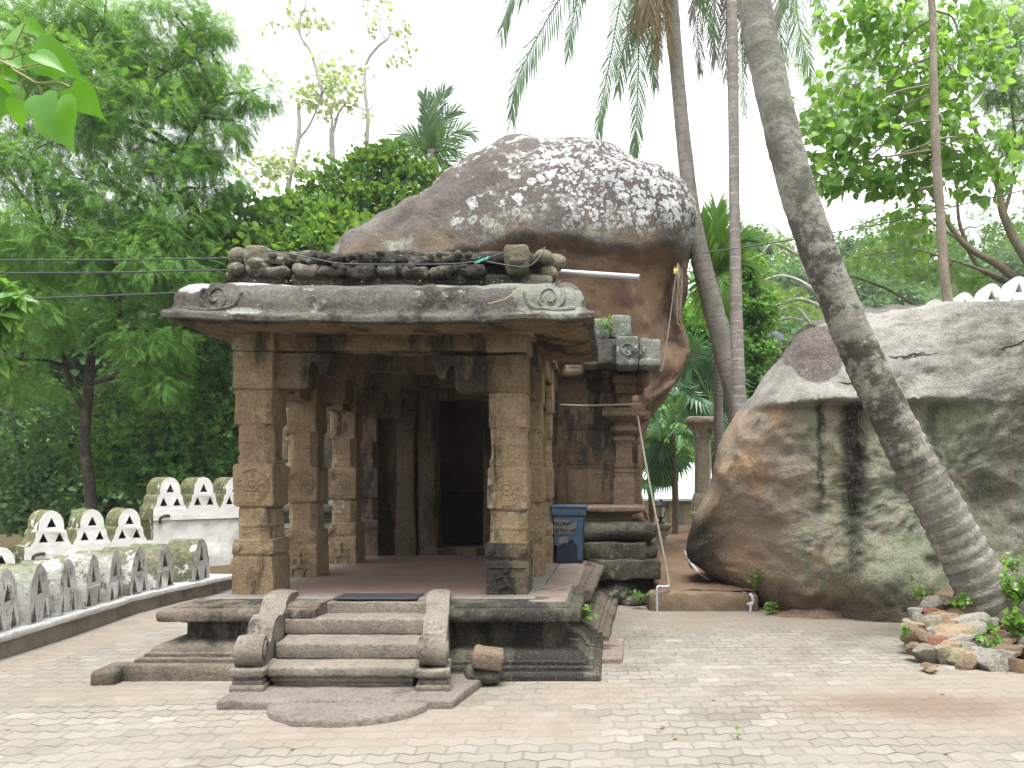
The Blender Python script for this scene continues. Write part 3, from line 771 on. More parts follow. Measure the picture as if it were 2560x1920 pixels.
# base courses of the chamber
def course(lo, hi, mat, r=.03, amp=.02, name='base_course'):
    mb = MB(); rbox(mb, lo, hi, r, .07, amp, 5, .006); return build(name, mb, mat, shrine)
course((-.36, 9.22, .30), (.53, 10.6, .535), M_base, .03, .03)
course((-.40, 9.30, .53), (.36, 10.6, .735), M_base, .02, .02)
course((.30, 9.45, .53), (.50, 10.6, .69), M_base, .05, .03)
mb = MB(); sweep(mb, [(XL - .1, 9.9), (XL - .1, 9.62), (-3.4, 9.62)], [(-.3, .5), (.1, .5), (.12, .6), (.05, .75), (.15, .85), (.15, .9), (.02, .96), (.02, 1.05), (.08, 1.1), (.08, 1.17), (-.3, 1.17)], .08, amp=.01)
build('base_moulding', mb, M_base, shrine)
tor = [(-.2, .735), (.08, .74), (.13, .76), (.165, .80), (.18, .85), (.165, .90), (.13, .94), (.07, .96), (-.2, .965)]
mb = MB(); sweep(mb, [(-.75, 9.58), (.31, 9.58), (.31, 10.6)], tor, .06, amp=.014, s=5, amp2=.006); build('base_moulding', mb, M_base, shrine, 50)
mb = MB(); sweep(mb, [(-.75, 9.78), (.20, 9.78), (.20, 10.6)], [(-.2, .96), (.0, .96), (0, 1.06), (.10, 1.08), (.16, 1.10), (.165, 1.14), (.10, 1.165), (.03, 1.175), (-.2, 1.175)], .06, amp=.010, s=5, amp2=.005)
build('base_moulding', mb, M_wallp, shrine, 50)
# natural rock the courses stand on
mb = MB(); ball(mb, (-.05, 9.85, .1), (.50, .62, .28), 28, 16, .09, 2.5, .02); build('footing_rock', mb, M_base, shrine, 60)
mb = MB(); ball(mb, (.22, 9.6, .02), (.28, .4, .17), 22, 12, .06, 3, .02); build('footing_rock', mb, M_base, shrine, 60)

def pilaster(cx, cy, k, mat):
    mb = MB()
    r_ = [(1.16, .135, .004), (1.50, .135, .004), (1.51, .118, .004), (1.58, .118, .004), (1.585, .128, .004), (1.615, .128, .004), (1.62, .112, .004), (1.645, .112, .004),
          (1.65, .122, .004), (1.70, .122, .004), (1.705, .108, .01), (1.90, .104, .01), (1.96, .115, .01), (1.99, .14, .01), (2.03, .14, .01), (2.035, .10, .02), (2.06, .09, .03), (2.075, .12, .04), (2.11, .165, .06), (2.15, .168, .06),
          (2.18, .13, .05), (2.21, .12, .04), (2.25, .19, .01), (2.285, .255, .006), (2.29, .268, .004), (2.37, .268, .004), (2.385, .25, .004)]
    loft(mb, cx, cy, zfill([(z, h * k, c) for z, h, c in r_], .06), 3, .006, 7, .003)
    return build('pilaster', mb, mat, shrine, 35)
pilaster(.095, 9.97, 1, M_wallp); pilaster(.215, 10.5, .8, M_wallp); pilaster(-4.05, 9.97, 1, M_pillar)
mb = MB()
for lo, hi in (((.0, 9.80, 2.39), (.19, 10.0, 2.58)), ((-.02, 9.72, 2.56), (.24, 10.0, 2.70)), ((-.06, 9.66, 2.68), (.32, 10.0, 2.80)), ((-.30, 9.84, 2.60), (-.06, 10.0, 2.86)), ((-.70, 9.8, 2.78), (.36, 10.0, 2.88)), ((.20, 9.9, 2.6), (.36, 10.3, 2.86))):
    rbox(mb, lo, hi, .03, .06, .010, 6, .004)
ball(mb, (.33, 9.75, 2.74), (.10, .14, .12), 12, 8, .015, 7)
build('bracket', mb, M_wall, shrine, 50)
# broken cornice stones with roundels
mb = MB(); rbox(mb, (-.42, 9.33, 2.87), (.02, 10.1, 3.18), .03, .06, .014, 6, .006); build('cornice_stone', mb, M_eave, shrine)
mb = MB(); rbox(mb, (.0, 9.28, 2.85), (.262, 10.1, 3.205), .035, .05, .014, 6, .006)
tube(mb, [(.13 + .07 * math.cos(a), 9.275, 3.04 + .07 * math.sin(a)) for a in [i * .3 for i in range(22)]], .012, 5); build('cornice_stone', mb, M_lichen, shrine)
mb = MB(); rbox(mb, (.272, 9.33, 2.87), (.53, 10.1, 3.19), .05, .05, .02, 6, .006); rbox(mb, (.27, 9.29, 2.85), (.535, 10.0, 2.93), .02, .06, .01); build('cornice_stone', mb, M_lichen, shrine)
mb = MB(); rbox(mb, (-.42, 9.42, 3.19), (-.075, 10.0, 3.44), .03, .06, .016, 6, .006); build('cornice_stone', mb, M_lichen, shrine)
mb = MB(); rbox(mb, (-.07, 9.38, 3.20), (.18, 10.0, 3.47), .03, .06, .014, 6, .006); build('cornice_stone', mb, M_lichen, shrine)

# ================================================================== loose slabs and stones at the steps
mb = MB(); rbox(mb, (-2.60, 5.06, -.03), (-1.06, 5.75, .062), .018, .07, .010, 4, .004)
mb.v = [(x - .05 * (y - 5.1) * (x < -2) + .18 * (y - 5.1) * (x > -1.3), y + .02 * (x + 2), z) for x, y, z in mb.v]
tag(build('landing_slab', mb, M_moon), 'flat rectangular stone slab under the bottom step of the shrine', 'stone slab')
mb = MB(); out = []
for i in range(41):
    a = math.pi + math.pi * i / 40; e = 1 + .03 * math.sin(3 * a)
    out.append((-1.735 + .515 * math.cos(a) * e, 5.10 + .40 * abs(math.sin(a)) ** .75 * -1 * e - (.03 * math.exp(-((math.cos(a) + .42) / .07) ** 2))))
out += [(-1.22, 5.25), (-2.25, 5.25)]
c_ = Vector((-1.735, 5.0)); st = 0; N_ = len(out)
for s_, z in ((.0, .050), (.3, .050), (.6, .05), (.85, .05), (.96, .049), (.985, .045), (1, .034), (1, -.02)):
    for p in out: q = c_ + (Vector(p) - c_) * max(s_, .001); mb.v.append((q.x, q.y, z))
for i in range(7):
    for k in range(N_): k2 = (k + 1) % N_; mb.f.append((i * N_ + k, (i + 1) * N_ + k, (i + 1) * N_ + k2, i * N_ + k2))
jitter(mb, .006, 5, 0, .003)
tag(build('moonstone', mb, M_moon, smooth=50), 'half round moonstone slab on the paving in front of the shrine steps', 'moonstone')
def lstone(label, lo, hi, mat, rot=0, tilt=(0, 0), r=.04, amp=.03, name='loose_stone', grp='loose stones around the shrine base'):
    mb = MB(); rbox(mb, lo, hi, r, .045, amp, 5, .008, rot, tilt)
    return tag(build(name, mb, mat, smooth=60), label, 'stone', grp)
lstone('dark rounded stone lying against the right balustrade foot', (-1.11, 5.60, .02), (-.84, 5.84, .14), M_looseD, .1, (0, .05), .055)
lstone('tan squarish stone lying on top of a dark stone beside the steps', (-1.05, 5.58, .135), (-.82, 5.80, .265), M_loose, .15, (0, .12), .03, .02)
lstone('brown block standing at the left corner of the shrine plinth', (-3.84, 5.66, -.03), (-3.66, 6.0, .105), M_plinth, .1, (0, 0), .035, .02)
lstone('flat pinkish slab set in the paving beside the cracked plinth', (-.14, 6.35, -.05), (.06, 7.3, .035), M_kerb, -.03, (0, 0), .01, .01)
mb = MB(); rbox(mb, (-2.27, 6.235, .532), (-1.60, 6.50, .547), .006, .05, .002)
for i in range(18): rbox(mb, (-2.24 + i * .035, 6.26, .545), (-2.22 + i * .035, 6.475, .550), .002, .1, 0)
tag(build('doormat', mb, M_mat), 'dark rubber doormat on the porch floor at the top of the steps', 'doormat')

# ================================================================== boulders
def closed_spline(pts, n):
    m = len(pts); out = []
    for i in range(m):
        a, b, c, d = [np.array(pts[(i + k) % m], float) for k in (-1, 0, 1, 2)]
        for k in range(n):
            t = k / n
            out.append(.5 * (2 * b + (c - a) * t + (2 * a - 5 * b + 4 * c - d) * t * t + (3 * b - a - 3 * c + d) * t ** 3))
    return out
def boulder(name, outline, d, ctr, tf, tb, mat, label, feat=None, n=5, rings=46, p=2.3, amp=(.10, .8, .03, 4), sc_=1.0, taper=0., flank=None, clamp=False):
    c = P(ctr[0], ctr[1], d); pts = []
    for q in closed_spline(outline, n):
        w_ = P(q[0], q[1], d); pts.append(Vector((c.x + (w_.x - c.x) * sc_, c.z + (w_.z - c.z) * sc_)))
    M_ = len(pts); mb = MB(); cc = Vector((c.x, c.z))
    def layer(s, front):
        k = (1 - s ** p) ** (1 / p)
        row = []
        for q in pts:
            u = cc + (q - cc) * s
            y = d - tf * k if front else d + tb * k
            if not front: u = Vector((u.x + taper * (y - d), u.y))
            v = Vector((u.x, y, u.y))
            if front and feat: v.y += feat(v, s)
            if front and clamp: v.y = min(v.y, d - .10 * (1 - s))
            if flank: v.y += flank(v)
            nd = Vector((q.x - cc.x, (-1 if front else 1) * 1.2 * k, q.y - cc.y)).normalized()
            v += nd * (amp[0] * fr(v, amp[1], 3) + amp[2] * fr(v, amp[3], 4)) + vn(v, 1.3) * amp[2]
            row.append(len(mb.v)); mb.v.append(tuple(v))
        return row
    ss_ = [math.sin(math.pi / 2 * (1 - i / rings)) for i in range(rings)]
    rows = [layer(max(s, .004), True) for s in ss_]
    def stitch(A, B, flip):
        for k in range(M_):
            k2 = (k + 1) % M_; f = (A[k], A[k2], B[k2], B[k]); mb.f.append(f if flip else f[::-1])
    for a, b in zip(rows, rows[1:]): stitch(a, b, False)
    mb.f.append(tuple(rows[-1]))
    back = [rows[0]] + [layer(max(s, .01), False) for s in ss_[1::3]]
    for a, b in zip(back, back[1:]): stitch(a, b, True)
    mb.f.append(tuple(back[-1])[::-1])
    o = build(name, mb, mat, smooth=70)
    bm = bmesh.new(); bm.from_mesh(o.data); bmesh.ops.recalc_face_normals(bm, faces=bm.faces); bm.to_mesh(o.data); bm.free()
    o.data.set_sharp_from_angle(angle=R(75))
    return tag(o, label, 'boulder')

def interp(tab, x):
    if x <= tab[0][0]: return tab[0][1]
    for a, b in zip(tab, tab[1:]):
        if x <= b[0]: return a[1] + (b[1] - a[1]) * (x - a[0]) / (b[0] - a[0])
    return tab[-1][1]
def smooth(a, b, x): t = min(1, max(0, (x - a) / (b - a))); return t * t * (3 - 2 * t)

BD = 12.6
big = [(859, 640), (897, 598), (960, 566), (996, 549), (1022, 536), (1065, 497), (1116, 459), (1168, 424), (1236, 390), (1290, 368), (1331, 358), (1400, 360), (1468, 360), (1520, 373), (1597, 416), (1666, 442), (1709, 467), (1739, 497), (1756, 545),
       (1752, 595), (1741, 650), (1729, 703), (1716, 770), (1722, 820), (1733, 867), (1732, 905), (1712, 955), (1675, 1000), (1645, 1040), (1630, 1085), (1622, 1150), (1618, 1240), (1640, 1330), (1640, 1420), (1500, 1440), (1300, 1440), (1100, 1430), (950, 1400), (850, 1200), (800, 950), (815, 760)]
lip = [(900, 640), (1100, 640), (1228, 613), (1284, 598), (1387, 583), (1494, 596), (1537, 605), (1589, 609), (1645, 580), (1700, 580), (1760, 592)]
lipw = [((px - CX) * (BD - 1.2) / F, CZ - (py - CY) * (BD - 1.75) / F) for px, py in lip]
def big_feat(v, s):
    zl = interp(lipw, v.x) + .05 * fr((v.x, 0, 0), 2.5, 3)
    k = 1 - smooth(zl - .16, zl + .03, v.z)
    deep = .48 * k * smooth(1.0, .93, s)
    low = zl - v.z
    deep -= .30 * smooth(1.0, 2.6, low) * smooth(1.0, .93, s)
    deep += .26 * fr(v, .9, 5) * k + .10 * fr(v, 2.4, 5) * k
    # fold on the left shoulder
    xf = -3.05 + .25 * (v.z - 5.2)
    deep += .28 * math.exp(-((v.x - xf) / .14) ** 2) * smooth(4.6, 5.4, v.z)
    return deep
def big_mat():
    t = NT('lichened_boulder_rock'); x, y, z = t.xyz()
    nz_ = t.normalz(); v = t.pos()
    # bare rust-brown rock under the lip, weathered purple-brown skin above
    skin = t.mix(t.ss(t.noise(1.3, 6, .7), .35, .68), (.092, .080, .072), (.140, .122, .110))
    skin = t.mix(t.ss(t.noise(14, 5, .75), .48, .72, 0, .6), skin, (.055, .045, .044))
    skin = t.mix(t.ss(t.noise(40, 4, .75), .52, .72, 0, .5), skin, (.19, .175, .16))
    raw = t.mix(t.ss(t.noise(1.1, 6, .72, t.addv(v, (3, 0, 5))), .38, .66), (0.279, 0.177, 0.115), (0.177, 0.119, 0.085))
    raw = t.mix(t.ss(t.noise(2.2, 6, .75, t.scale(v, (1, 1, 1.8))), .58, .72, 0, .7), raw, (0.059, 0.051, 0.048))
    raw = t.mix(t.ss(t.noise(.8, 5, .7, t.addv(v, (9, 4, 1))), .48, .64, 0, .75), raw, (0.396, 0.261, 0.160))
    raw = t.mix(t.ss(t.noise(16, 5, .75), .5, .75, 0, .5), raw, (0.126, 0.088, 0.064))
    lz = t.n('ShaderNodeValToRGB'); lz.color_ramp.interpolation = 'LINEAR'
    xs = t.n('ShaderNodeMapRange'); t.L(x, xs.inputs[0]); xs.inputs[1].default_value = lipw[0][0]; xs.inputs[2].default_value = lipw[-1][0]
    t.L(xs.outputs[0], lz.inputs[0]); e = lz.color_ramp.elements
    while len(e) < len(lipw): e.new(.5)
    for i, (lx, l_) in enumerate(lipw):
        e[i].position = (lx - lipw[0][0]) / (lipw[-1][0] - lipw[0][0]); g = (l_ - 4) / 2; e[i].color = (g, g, g, 1)
    zl = t.M('ADD', t.M('MULTIPLY', lz.outputs[0], 2), 4)
    hgt = t.M('ADD', t.M('SUBTRACT', z, zl), t.M('MULTIPLY', t.M('SUBTRACT', t.noise(3, 6, .75), .5), .40))
    up = t.ss(hgt, -.05, .02)
    c = t.mix(up, raw, skin)
    ora = t.M('MULTIPLY', t.M('MULTIPLY', t.ss(hgt, .55, .1), up), t.ss(t.noise(1.4, 5, .7, t.addv(v, (1, 1, 9))), .42, .58))
    c = t.mix(t.M('MULTIPLY', ora, .7), c, (0.174, 0.128, 0.075))
    # rosettes of white lichen: ragged edges, most of them on the crown
    wv = t.addv(v, t.scale(t.noise(9, 4, .7, v, True), (.16, .16, .16)))
    big_ = t.M('MULTIPLY', t.ss(t.vor(6.2, wv), .46, .42), t.ss(t.vor(6.2, wv), .08, .16, .35, 1)); sm = t.ss(t.vor(15, wv), .52, .40)
    m1 = t.ss(t.M('ADD', t.noise(.95, 4, .65, t.addv(v, (6, 2, 0))), t.M('MULTIPLY', t.M('SUBTRACT', x, -1.3), .045)), .47, .55)
    m2 = t.ss(t.M('ADD', t.noise(1.5, 4, .65, t.addv(v, (1, 5, 0))), t.M('MULTIPLY', t.M('SUBTRACT', x, -1.0), .12)), .44, .54)
    holes = t.ss(t.noise(22, 3, .7), .36, .44)
    lm = t.M('MAXIMUM', t.M('MULTIPLY', big_, m1), t.M('MULTIPLY', sm, m2))
    lm = t.M('MULTIPLY', t.M('MULTIPLY', lm, holes), t.M('MULTIPLY', t.ss(t.M('ADD', hgt, t.M('MULTIPLY', t.M('SUBTRACT', t.noise(2, 4, .7), .5), .9)), .05, .5), t.ss(x, -3.3, -2.3)))
    c = t.mix(t.M('MULTIPLY', lm, .95), c, t.mix(t.ss(t.noise(12, 3, .6), .4, .7), (0.561, 0.578, 0.578), (0.425, 0.442, 0.425)))
    gl = t.M('MULTIPLY', t.ss(t.noise(2.0, 5, .7, t.addv(v, (7, 7, 7))), .55, .66), t.M('MULTIPLY', up, t.ss(hgt, .9, .2)))
    c = t.mix(t.M('MULTIPLY', gl, .6), c, (0.289, 0.315, 0.255))
    c = t.grain(c, None, 1.1)
    h = t.M('ADD', t.M('ADD', t.noise(6, 7, .72), t.M('MULTIPLY', t.noise(30, 6, .8), .7)), t.M('MULTIPLY', lm, .2))
    return t.done(c, .9, t.bump(h, .9, .05), .15)
boulder('boulder', big, BD, (1270, 760), 1.75, 2.6, big_mat(), 'huge domed boulder spotted with white lichen, overhanging the stone shrine', big_feat, sc_=.965, p=2.8, amp=(.13, .75, .045, 3.5), rings=60, n=6)

RD = 9.3
rb = [(1722, 1410), (1728, 1352), (1742, 1306), (1766, 1251), (1775, 1209), (1782, 1162), (1800, 1112), (1822, 1061), (1852, 1012), (1892, 960), (1930, 905), (1962, 862), (2000, 815), (2050, 792), (2095, 778), (2140, 757), (2260, 756), (2400, 757), (2560, 752), (2720, 765), (2860, 840), (2960, 1000), (2990, 1250), (2970, 1500), (2900, 1720), (2700, 1760), (2400, 1740), (2180, 1690), (2060, 1620), (1960, 1560), (1870, 1510), (1790, 1460), (1745, 1430)]
LZ = CZ - (1015 - CY) * 8.5 / F
def r_feat(v, s):
    e = smooth(1.0, .93, s)
    k = smooth(LZ - .03, LZ + .05, v.z)
    px_fade = smooth(4.4, 3.0, v.x)
    y = -.16 * k * px_fade * e                        # shelf that juts over the lower face
    y += .72 * max(0, v.z - LZ - .03) * px_fade + .34 * max(0, v.z - LZ - .4) * (1 - px_fade)      # upper face leans back
    y += -.28 * smooth(3.6, 4.6, v.x + .25 * (v.z - 1)) * e
    y -= .22 * smooth(1.3, .1, v.z) * smooth(2.0, 3.0, v.x) * e
    a = fr(v, .8, 4); y += .17 * a * e * (.35 + .65 * smooth(LZ + .5, LZ - .1, v.z))
    rid = abs(fr((v.x + 9, v.y, v.z), 1.1, 4)); y += .09 * (.4 - min(.4, rid)) * e * smooth(LZ + .2, LZ - .2, v.z)
    y += .045 * fr(v, 4.5, 5) * e + .022 * fr(v, 11, 4) * e
    return y
def right_mat():
    t = NT('streaked_boulder_rock'); x, y, z = t.xyz(); v = t.pos()
    tan = t.mix(t.ss(t.noise(1.5, 6, .7), .35, .65), (0.479, 0.367, 0.256), (0.367, 0.311, 0.245))
    tan = t.mix(t.ss(t.noise(1.1, 5, .7, t.addv(v, (4, 2, 2))), .50, .62, 0, .75), tan, (0.523, 0.334, 0.200))
    gry = t.mix(t.ss(t.noise(2.2, 6, .75, t.addv(v, (2, 2, 2))), .38, .62), (0.455, 0.434, 0.397), (0.290, 0.275, 0.249))
    gn = t.mix(t.ss(t.noise(3, 6, .78), .42, .6), (0.232, 0.287, 0.183), (0.348, 0.336, 0.256))
    fx = t.M('ADD', x, t.M('MULTIPLY', t.M('SUBTRACT', t.noise(.9, 6, .75, t.addv(v, (5, 5, 5))), .5), 3.0))
    low = t.ss(t.M('ADD', z, t.M('MULTIPLY', t.M('SUBTRACT', t.noise(6, 4, .7), .5), .10)), LZ + .05, LZ - .03)
    c = t.mix(t.M('MULTIPLY', t.ss(fx, 1.7, 2.9), .85), tan, gn)
    # right end: dark weathered crust
    fr_ = t.M('ADD', x, t.M('MULTIPLY', t.M('SUBTRACT', t.noise(1.2, 6, .75, t.addv(v, (1, 8, 5))), .5), 2.4))
    crust = t.mix(t.ss(t.noise(5, 6, .78), .40, .62), (0.139, 0.132, 0.109), (0.320, 0.310, 0.261))
    c = t.mix(low, gry, c)
    c = t.mix(t.M('MULTIPLY', t.ss(fr_, 3.5, 4.3), .85), c, crust)
    sv = t.scale(t.addv(v, (3, 0, 0)), (3.4, 3.4, .35)); run = t.noise(1, 6, .72, sv)
    c = t.mix(t.M('MULTIPLY', t.M('MULTIPLY', t.ss(run, .50, .62), low), t.M('MULTIPLY', t.ss(x, 1.7, 2.3), .75)), c, t.mix(t.ss(t.noise(7, 5, .7), .4, .65), (0.154, 0.202, 0.126), (0.270, 0.320, 0.220)))
    def streak(cx_, wd, zb, a):
        xx = t.M('ADD', x, t.M('MULTIPLY', t.M('SUBTRACT', t.noise(2.6, 6, .75), .5), .30))
        m = t.ss(t.M('ABSOLUTE', t.M('SUBTRACT', xx, cx_)), wd, wd * .1)
        m = t.M('MULTIPLY', m, t.ss(t.noise(1, 6, .8, t.scale(v, (14, 14, 2.5))), .30, .50))
        return t.M('MULTIPLY', t.M('MULTIPLY', m, low), t.M('MULTIPLY', t.ss(t.M('ADD', z, t.M('MULTIPLY', t.noise(4, 4, .7), .6)), zb, zb + .8), a))
    for q in ((2.17, .06, 1.15, .9), (2.55, .24, .95, 1.0), (2.52, .15, .2, .75), (3.4, .10, .9, .6)):
        c = t.mix(streak(*q), c, (.028, .026, .023))
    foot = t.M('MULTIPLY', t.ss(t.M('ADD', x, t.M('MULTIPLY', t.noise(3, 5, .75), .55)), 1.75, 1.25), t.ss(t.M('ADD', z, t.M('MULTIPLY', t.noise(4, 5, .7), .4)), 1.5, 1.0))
    c = t.mix(t.M('MULTIPLY', foot, .9), c, (.026, .024, .022))  # black shadow at the boulder's left foot, painted into the rock colour
    wob = t.M('MULTIPLY', t.M('SUBTRACT', t.noise(3.5, 5, .7), .5), .5)
    px_ = t.M('DIVIDE', t.M('SUBTRACT', t.M('ADD', x, t.M('MULTIPLY', z, -.12)), 1.88), .30); pz_ = t.M('DIVIDE', t.M('SUBTRACT', z, 2.95), .42)
    pat = t.ss(t.M('ADD', t.M('ADD', t.M('MULTIPLY', px_, px_), t.M('MULTIPLY', pz_, pz_)), wob), 1.05, .9)
    c = t.mix(t.M('MULTIPLY', pat, .9), c, t.mix(t.ss(t.noise(9, 5, .7), .4, .65), (.11, .085, .078), (.15, .115, .105)))
    # crusty lichen: fine salt-and-pepper everywhere, rosettes to the right and on top
    sp = t.M('MULTIPLY', t.ss(t.noise(34, 5, .8), .52, .62), t.ss(t.noise(1.3, 5, .7, t.addv(v, (5, 3, 1))), .34, .58))
    c = t.mix(t.M('MULTIPLY', sp, t.M('SUBTRACT', .8, t.M('MULTIPLY', low, .45))), c, (.36, .355, .32))
    c = t.mix(t.M('MULTIPLY', t.ss(t.noise(27, 6, .82, t.addv(v, (3, 1, 6))), .54, .67), .5), c, (.06, .055, .046))
    wv = t.addv(v, t.scale(t.noise(14, 4, .7, v, True), (.12, .12, .12)))
    dd = t.vor(10, wv); ringm = t.M('MULTIPLY', t.ss(dd, .44, .34), t.ss(dd, .16, .30, .15, 1))
    lm = t.M('MULTIPLY', ringm, t.ss(t.noise(1.3, 5, .7, t.addv(v, (2, 6, 1))), .46, .6)); lm = t.M('MULTIPLY', lm, t.ss(t.noise(25, 4, .75), .38, .52))
    lm = t.M('MULTIPLY', lm, t.M('MAXIMUM', t.ss(x, 3.0, 4.0), t.M('MULTIPLY', t.M('SUBTRACT', 1, low), .7)))
    c = t.mix(t.M('MULTIPLY', lm, .75), c, (.30, .31, .275))
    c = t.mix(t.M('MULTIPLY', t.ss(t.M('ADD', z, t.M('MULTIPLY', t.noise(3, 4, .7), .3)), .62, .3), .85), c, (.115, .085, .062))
    def crack(x0, x1, z0, sl):
        zz = t.M('SUBTRACT', z, t.M('ADD', t.M('ADD', z0, t.M('MULTIPLY', t.M('SUBTRACT', x, x0), sl)), t.M('MULTIPLY', t.M('SUBTRACT', t.noise(5, 4, .7), .5), .14)))
        return t.M('MULTIPLY', t.ss(t.M('ABSOLUTE', zz), .017, .006), t.M('MULTIPLY', t.ss(x, x0, x0 + .08), t.ss(x, x1, x1 - .25)))
    cr = t.M('MAXIMUM', crack(2.35, 3.0, 2.52, -.03), crack(2.98, 3.55, 2.83, .05)); cr = t.M('MAXIMUM', cr, crack(4.15, 5.2, 2.25, .25)); cr = t.M('MAXIMUM', cr, crack(4.0, 5.2, 2.85, .3))
    c = t.mix(t.M('MULTIPLY', cr, .9), c, (.015, .014, .013))
    c = t.grain(c, None, 1.2)
    h = t.M('ADD', t.noise(7, 8, .78), t.M('MULTIPLY', t.noise(34, 6, .8), .6)); h = t.M('SUBTRACT', h, t.M('MULTIPLY', cr, .8))
    return t.done(c, .92, t.bump(h, 1.0, .07), .12)
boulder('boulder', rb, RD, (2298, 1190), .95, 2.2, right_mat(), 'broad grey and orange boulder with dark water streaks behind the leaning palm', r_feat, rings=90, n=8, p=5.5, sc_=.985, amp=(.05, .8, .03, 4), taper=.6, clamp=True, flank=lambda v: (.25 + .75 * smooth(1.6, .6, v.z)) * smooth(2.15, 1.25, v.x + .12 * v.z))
mb = MB(); ball(mb, P(2035, 1548, 8.75), (.62, .42, .18), 26, 14, .10, 2.2, .03)
tag(build('rock', mb, stone('dirty_rock', (.24, .165, .115), (.17, .12, .085), dk=.2, green=.1, lich=.03, stain=False), smooth=60), 'low earth brown rock at the foot of the streaked boulder', 'rock')

# ================================================================== parapet walls
def arch_near(w_=.41, h=.53):
    o = [(-.50 * w_, 0), (-.495 * w_, .14), (-.46 * w_, .26), (-.40 * w_, .36), (-.31 * w_, .44), (-.19 * w_, .50), (-.08 * w_, .526), (0, .53)]
    o = [(x, y * h / .53) for x, y in o]; o += [(-x, y) for x, y in o[-2::-1]]
    tri = lambda cx, z0, hw, hh: [(cx - hw, z0), (cx, z0 + hh), (cx + hw, z0)]
    return [o[::-1], tri(0, .255, .058, .165), tri(-.118, .02, .052, .18), tri(.118, .02, .052, .18)]
def arch_far(w_=.50, h=.55):
    o = [(-.26, 0), (-.255, .03), (-.225, .075), (-.205, .14), (-.20, .20), (-.185, .235), (-.165, .25), (-.163, .33), (-.15, .41), (-.115, .48), (-.065, .53), (0, .55)]
    o += [(-x, y) for x, y in o[-2::-1]]
    tri = lambda cx, z0, hw, hh: [(cx - hw, z0), (cx, z0 + hh), (cx + hw, z0)]
    return [o[::-1], tri(0, .29, .062, .145), tri(-.105, .06, .058, .145), tri(.105, .06, .058, .145)]
def merlon(loops, origin, tangent, mat, parent, thick, name='merlon', amp=.006, label=None):
    """arched crenel pierced by three triangles; face looks along n, solid behind the piercings"""
    u = Vector((tangent[0], tangent[1], 0)).normalized(); n_ = Vector((u.y, -u.x, 0)); up = Vector((0, 0, 1))
    fine = []
    for k, l in enumerate(loops):
        q = []
        for i in range(len(l)):
            a, b = l[i], l[(i + 1) % len(l)]; m = max(1, int(math.dist(a, b) / (.05 if k == 0 else .2)))
            q += [(a[0] + (b[0] - a[0]) * j / m, a[1] + (b[1] - a[1]) * j / m) for j in range(m)]
        fine.append(q)
    mb = MB(); o = Vector(origin)
    e = thick * .72
    extrude_poly(mb, fine, e, (o, u, up, n_)); extrude_poly(mb, fine[:1], thick - e, (o - n_ * e, u, up, n_))
    if amp: jitter(mb, amp, 9, 0, amp * .4)
    return build(name, mb, mat, parent, 50)
M_white = limewash('white_limewash', .95, .03, .80)
M_old = limewash('mossy_old_limewash', .86, .60, .66)
M_cope = limewash('grimy_coping', .15, .42, .40)
def conc():
    t = NT('grey_wall_base')
    c = t.mix(t.ss(t.noise(3, 5, .7), .4, .7), (.30, .275, .235), (.22, .2, .165))
    c = t.mix(t.ss(t.noise(4, 6, .75, t.scale(t.pos(), (1, 1, .6))), .5, .7, 0, .7), c, (.12, .11, .085))
    return t.done(c, .9, t.bump(t.noise(25, 5, .7), .4, .02), .15)
M_conc = conc()

nearw = empty('parapet_wall', (-5.2, 8.5, 0), 'low mossy parapet of pointed arches pierced with triangles along the left edge of the yard', 'wall')
cope = [(-5.05, 4.6), (-5.10, 6.0), (-5.14, 6.6), (-5.24, 7.6), (-5.35, 8.6), (-5.33, 9.35), (-5.19, 10.6)]
mb = MB(); sweep(mb, [Vector(p) for p in cope[::-1]], [(.55, -.05), (.55, .16), (-.02, .16), (-.02, -.05)], .12, closed=True, amp=.012, s=4); build('wall_base', mb, M_conc, nearw)
mb = MB(); sweep(mb, [Vector(p) for p in cope[::-1]], [(.50, .155), (.50, .205), (-.05, .205), (-.06, .19), (-.06, .155)], .12, closed=True, amp=.008, s=5); build('coping', mb, M_cope, nearw, 50)
def cope_x(y): return interp([(b, a) for a, b in cope], y)
for i, y in enumerate((5.32, 5.77, 6.21, 6.65, 7.09, 7.52, 7.95, 8.38, 8.82, 9.30, 9.98)):
    x = cope_x(y); dx = cope_x(y + .1) - cope_x(y - .1)
    merlon(arch_near(.42 if i < 9 else .47), (x - .05, y, .20), (dx - .035, .2), M_old, nearw, .36, amp=.014)

farw = empty('parapet_wall', (-8.4, 12.5, 0), 'stepped bright white parapet of rounded arches with triangle holes in front of the trees', 'wall')
tx, ty = .643, .766
base = Vector((-8.69, 12.0)); T_ = Vector((tx, ty)); Nn = Vector((ty, -tx))
def fw(k): return base + T_ * k
def wallseg(k0, k1, z0, zc, rough):
    a, b = fw(k0), fw(k1)
    mb = MB(); sweep(mb, [a, b], [(.0, z0 + i * (zc - .10 - z0) / 10) for i in range(11)] + [(-.62, zc - .10), (-.62, z0)], closed=True, amp=.04 if rough else .008, s=6, amp2=.02 if rough else .003, res=.07); build('wall_body', mb, M_white, farw, 50)
    mb = MB(); sweep(mb, [a - T_ * .01, b + T_ * .01], [(.035, zc - .105), (.035, zc - .02), (-.64, zc - .02), (-.64, zc - .105)], .15, closed=True, amp=.004); build('coping', mb, M_white, farw, 50)
    mb = MB(); sweep(mb, [a, b], [(.01, zc - .03), (.01, zc + .085), (-.61, zc + .085), (-.61, zc - .03)], .15, closed=True, amp=.004); build('plinth_band', mb, M_white, farw, 50)
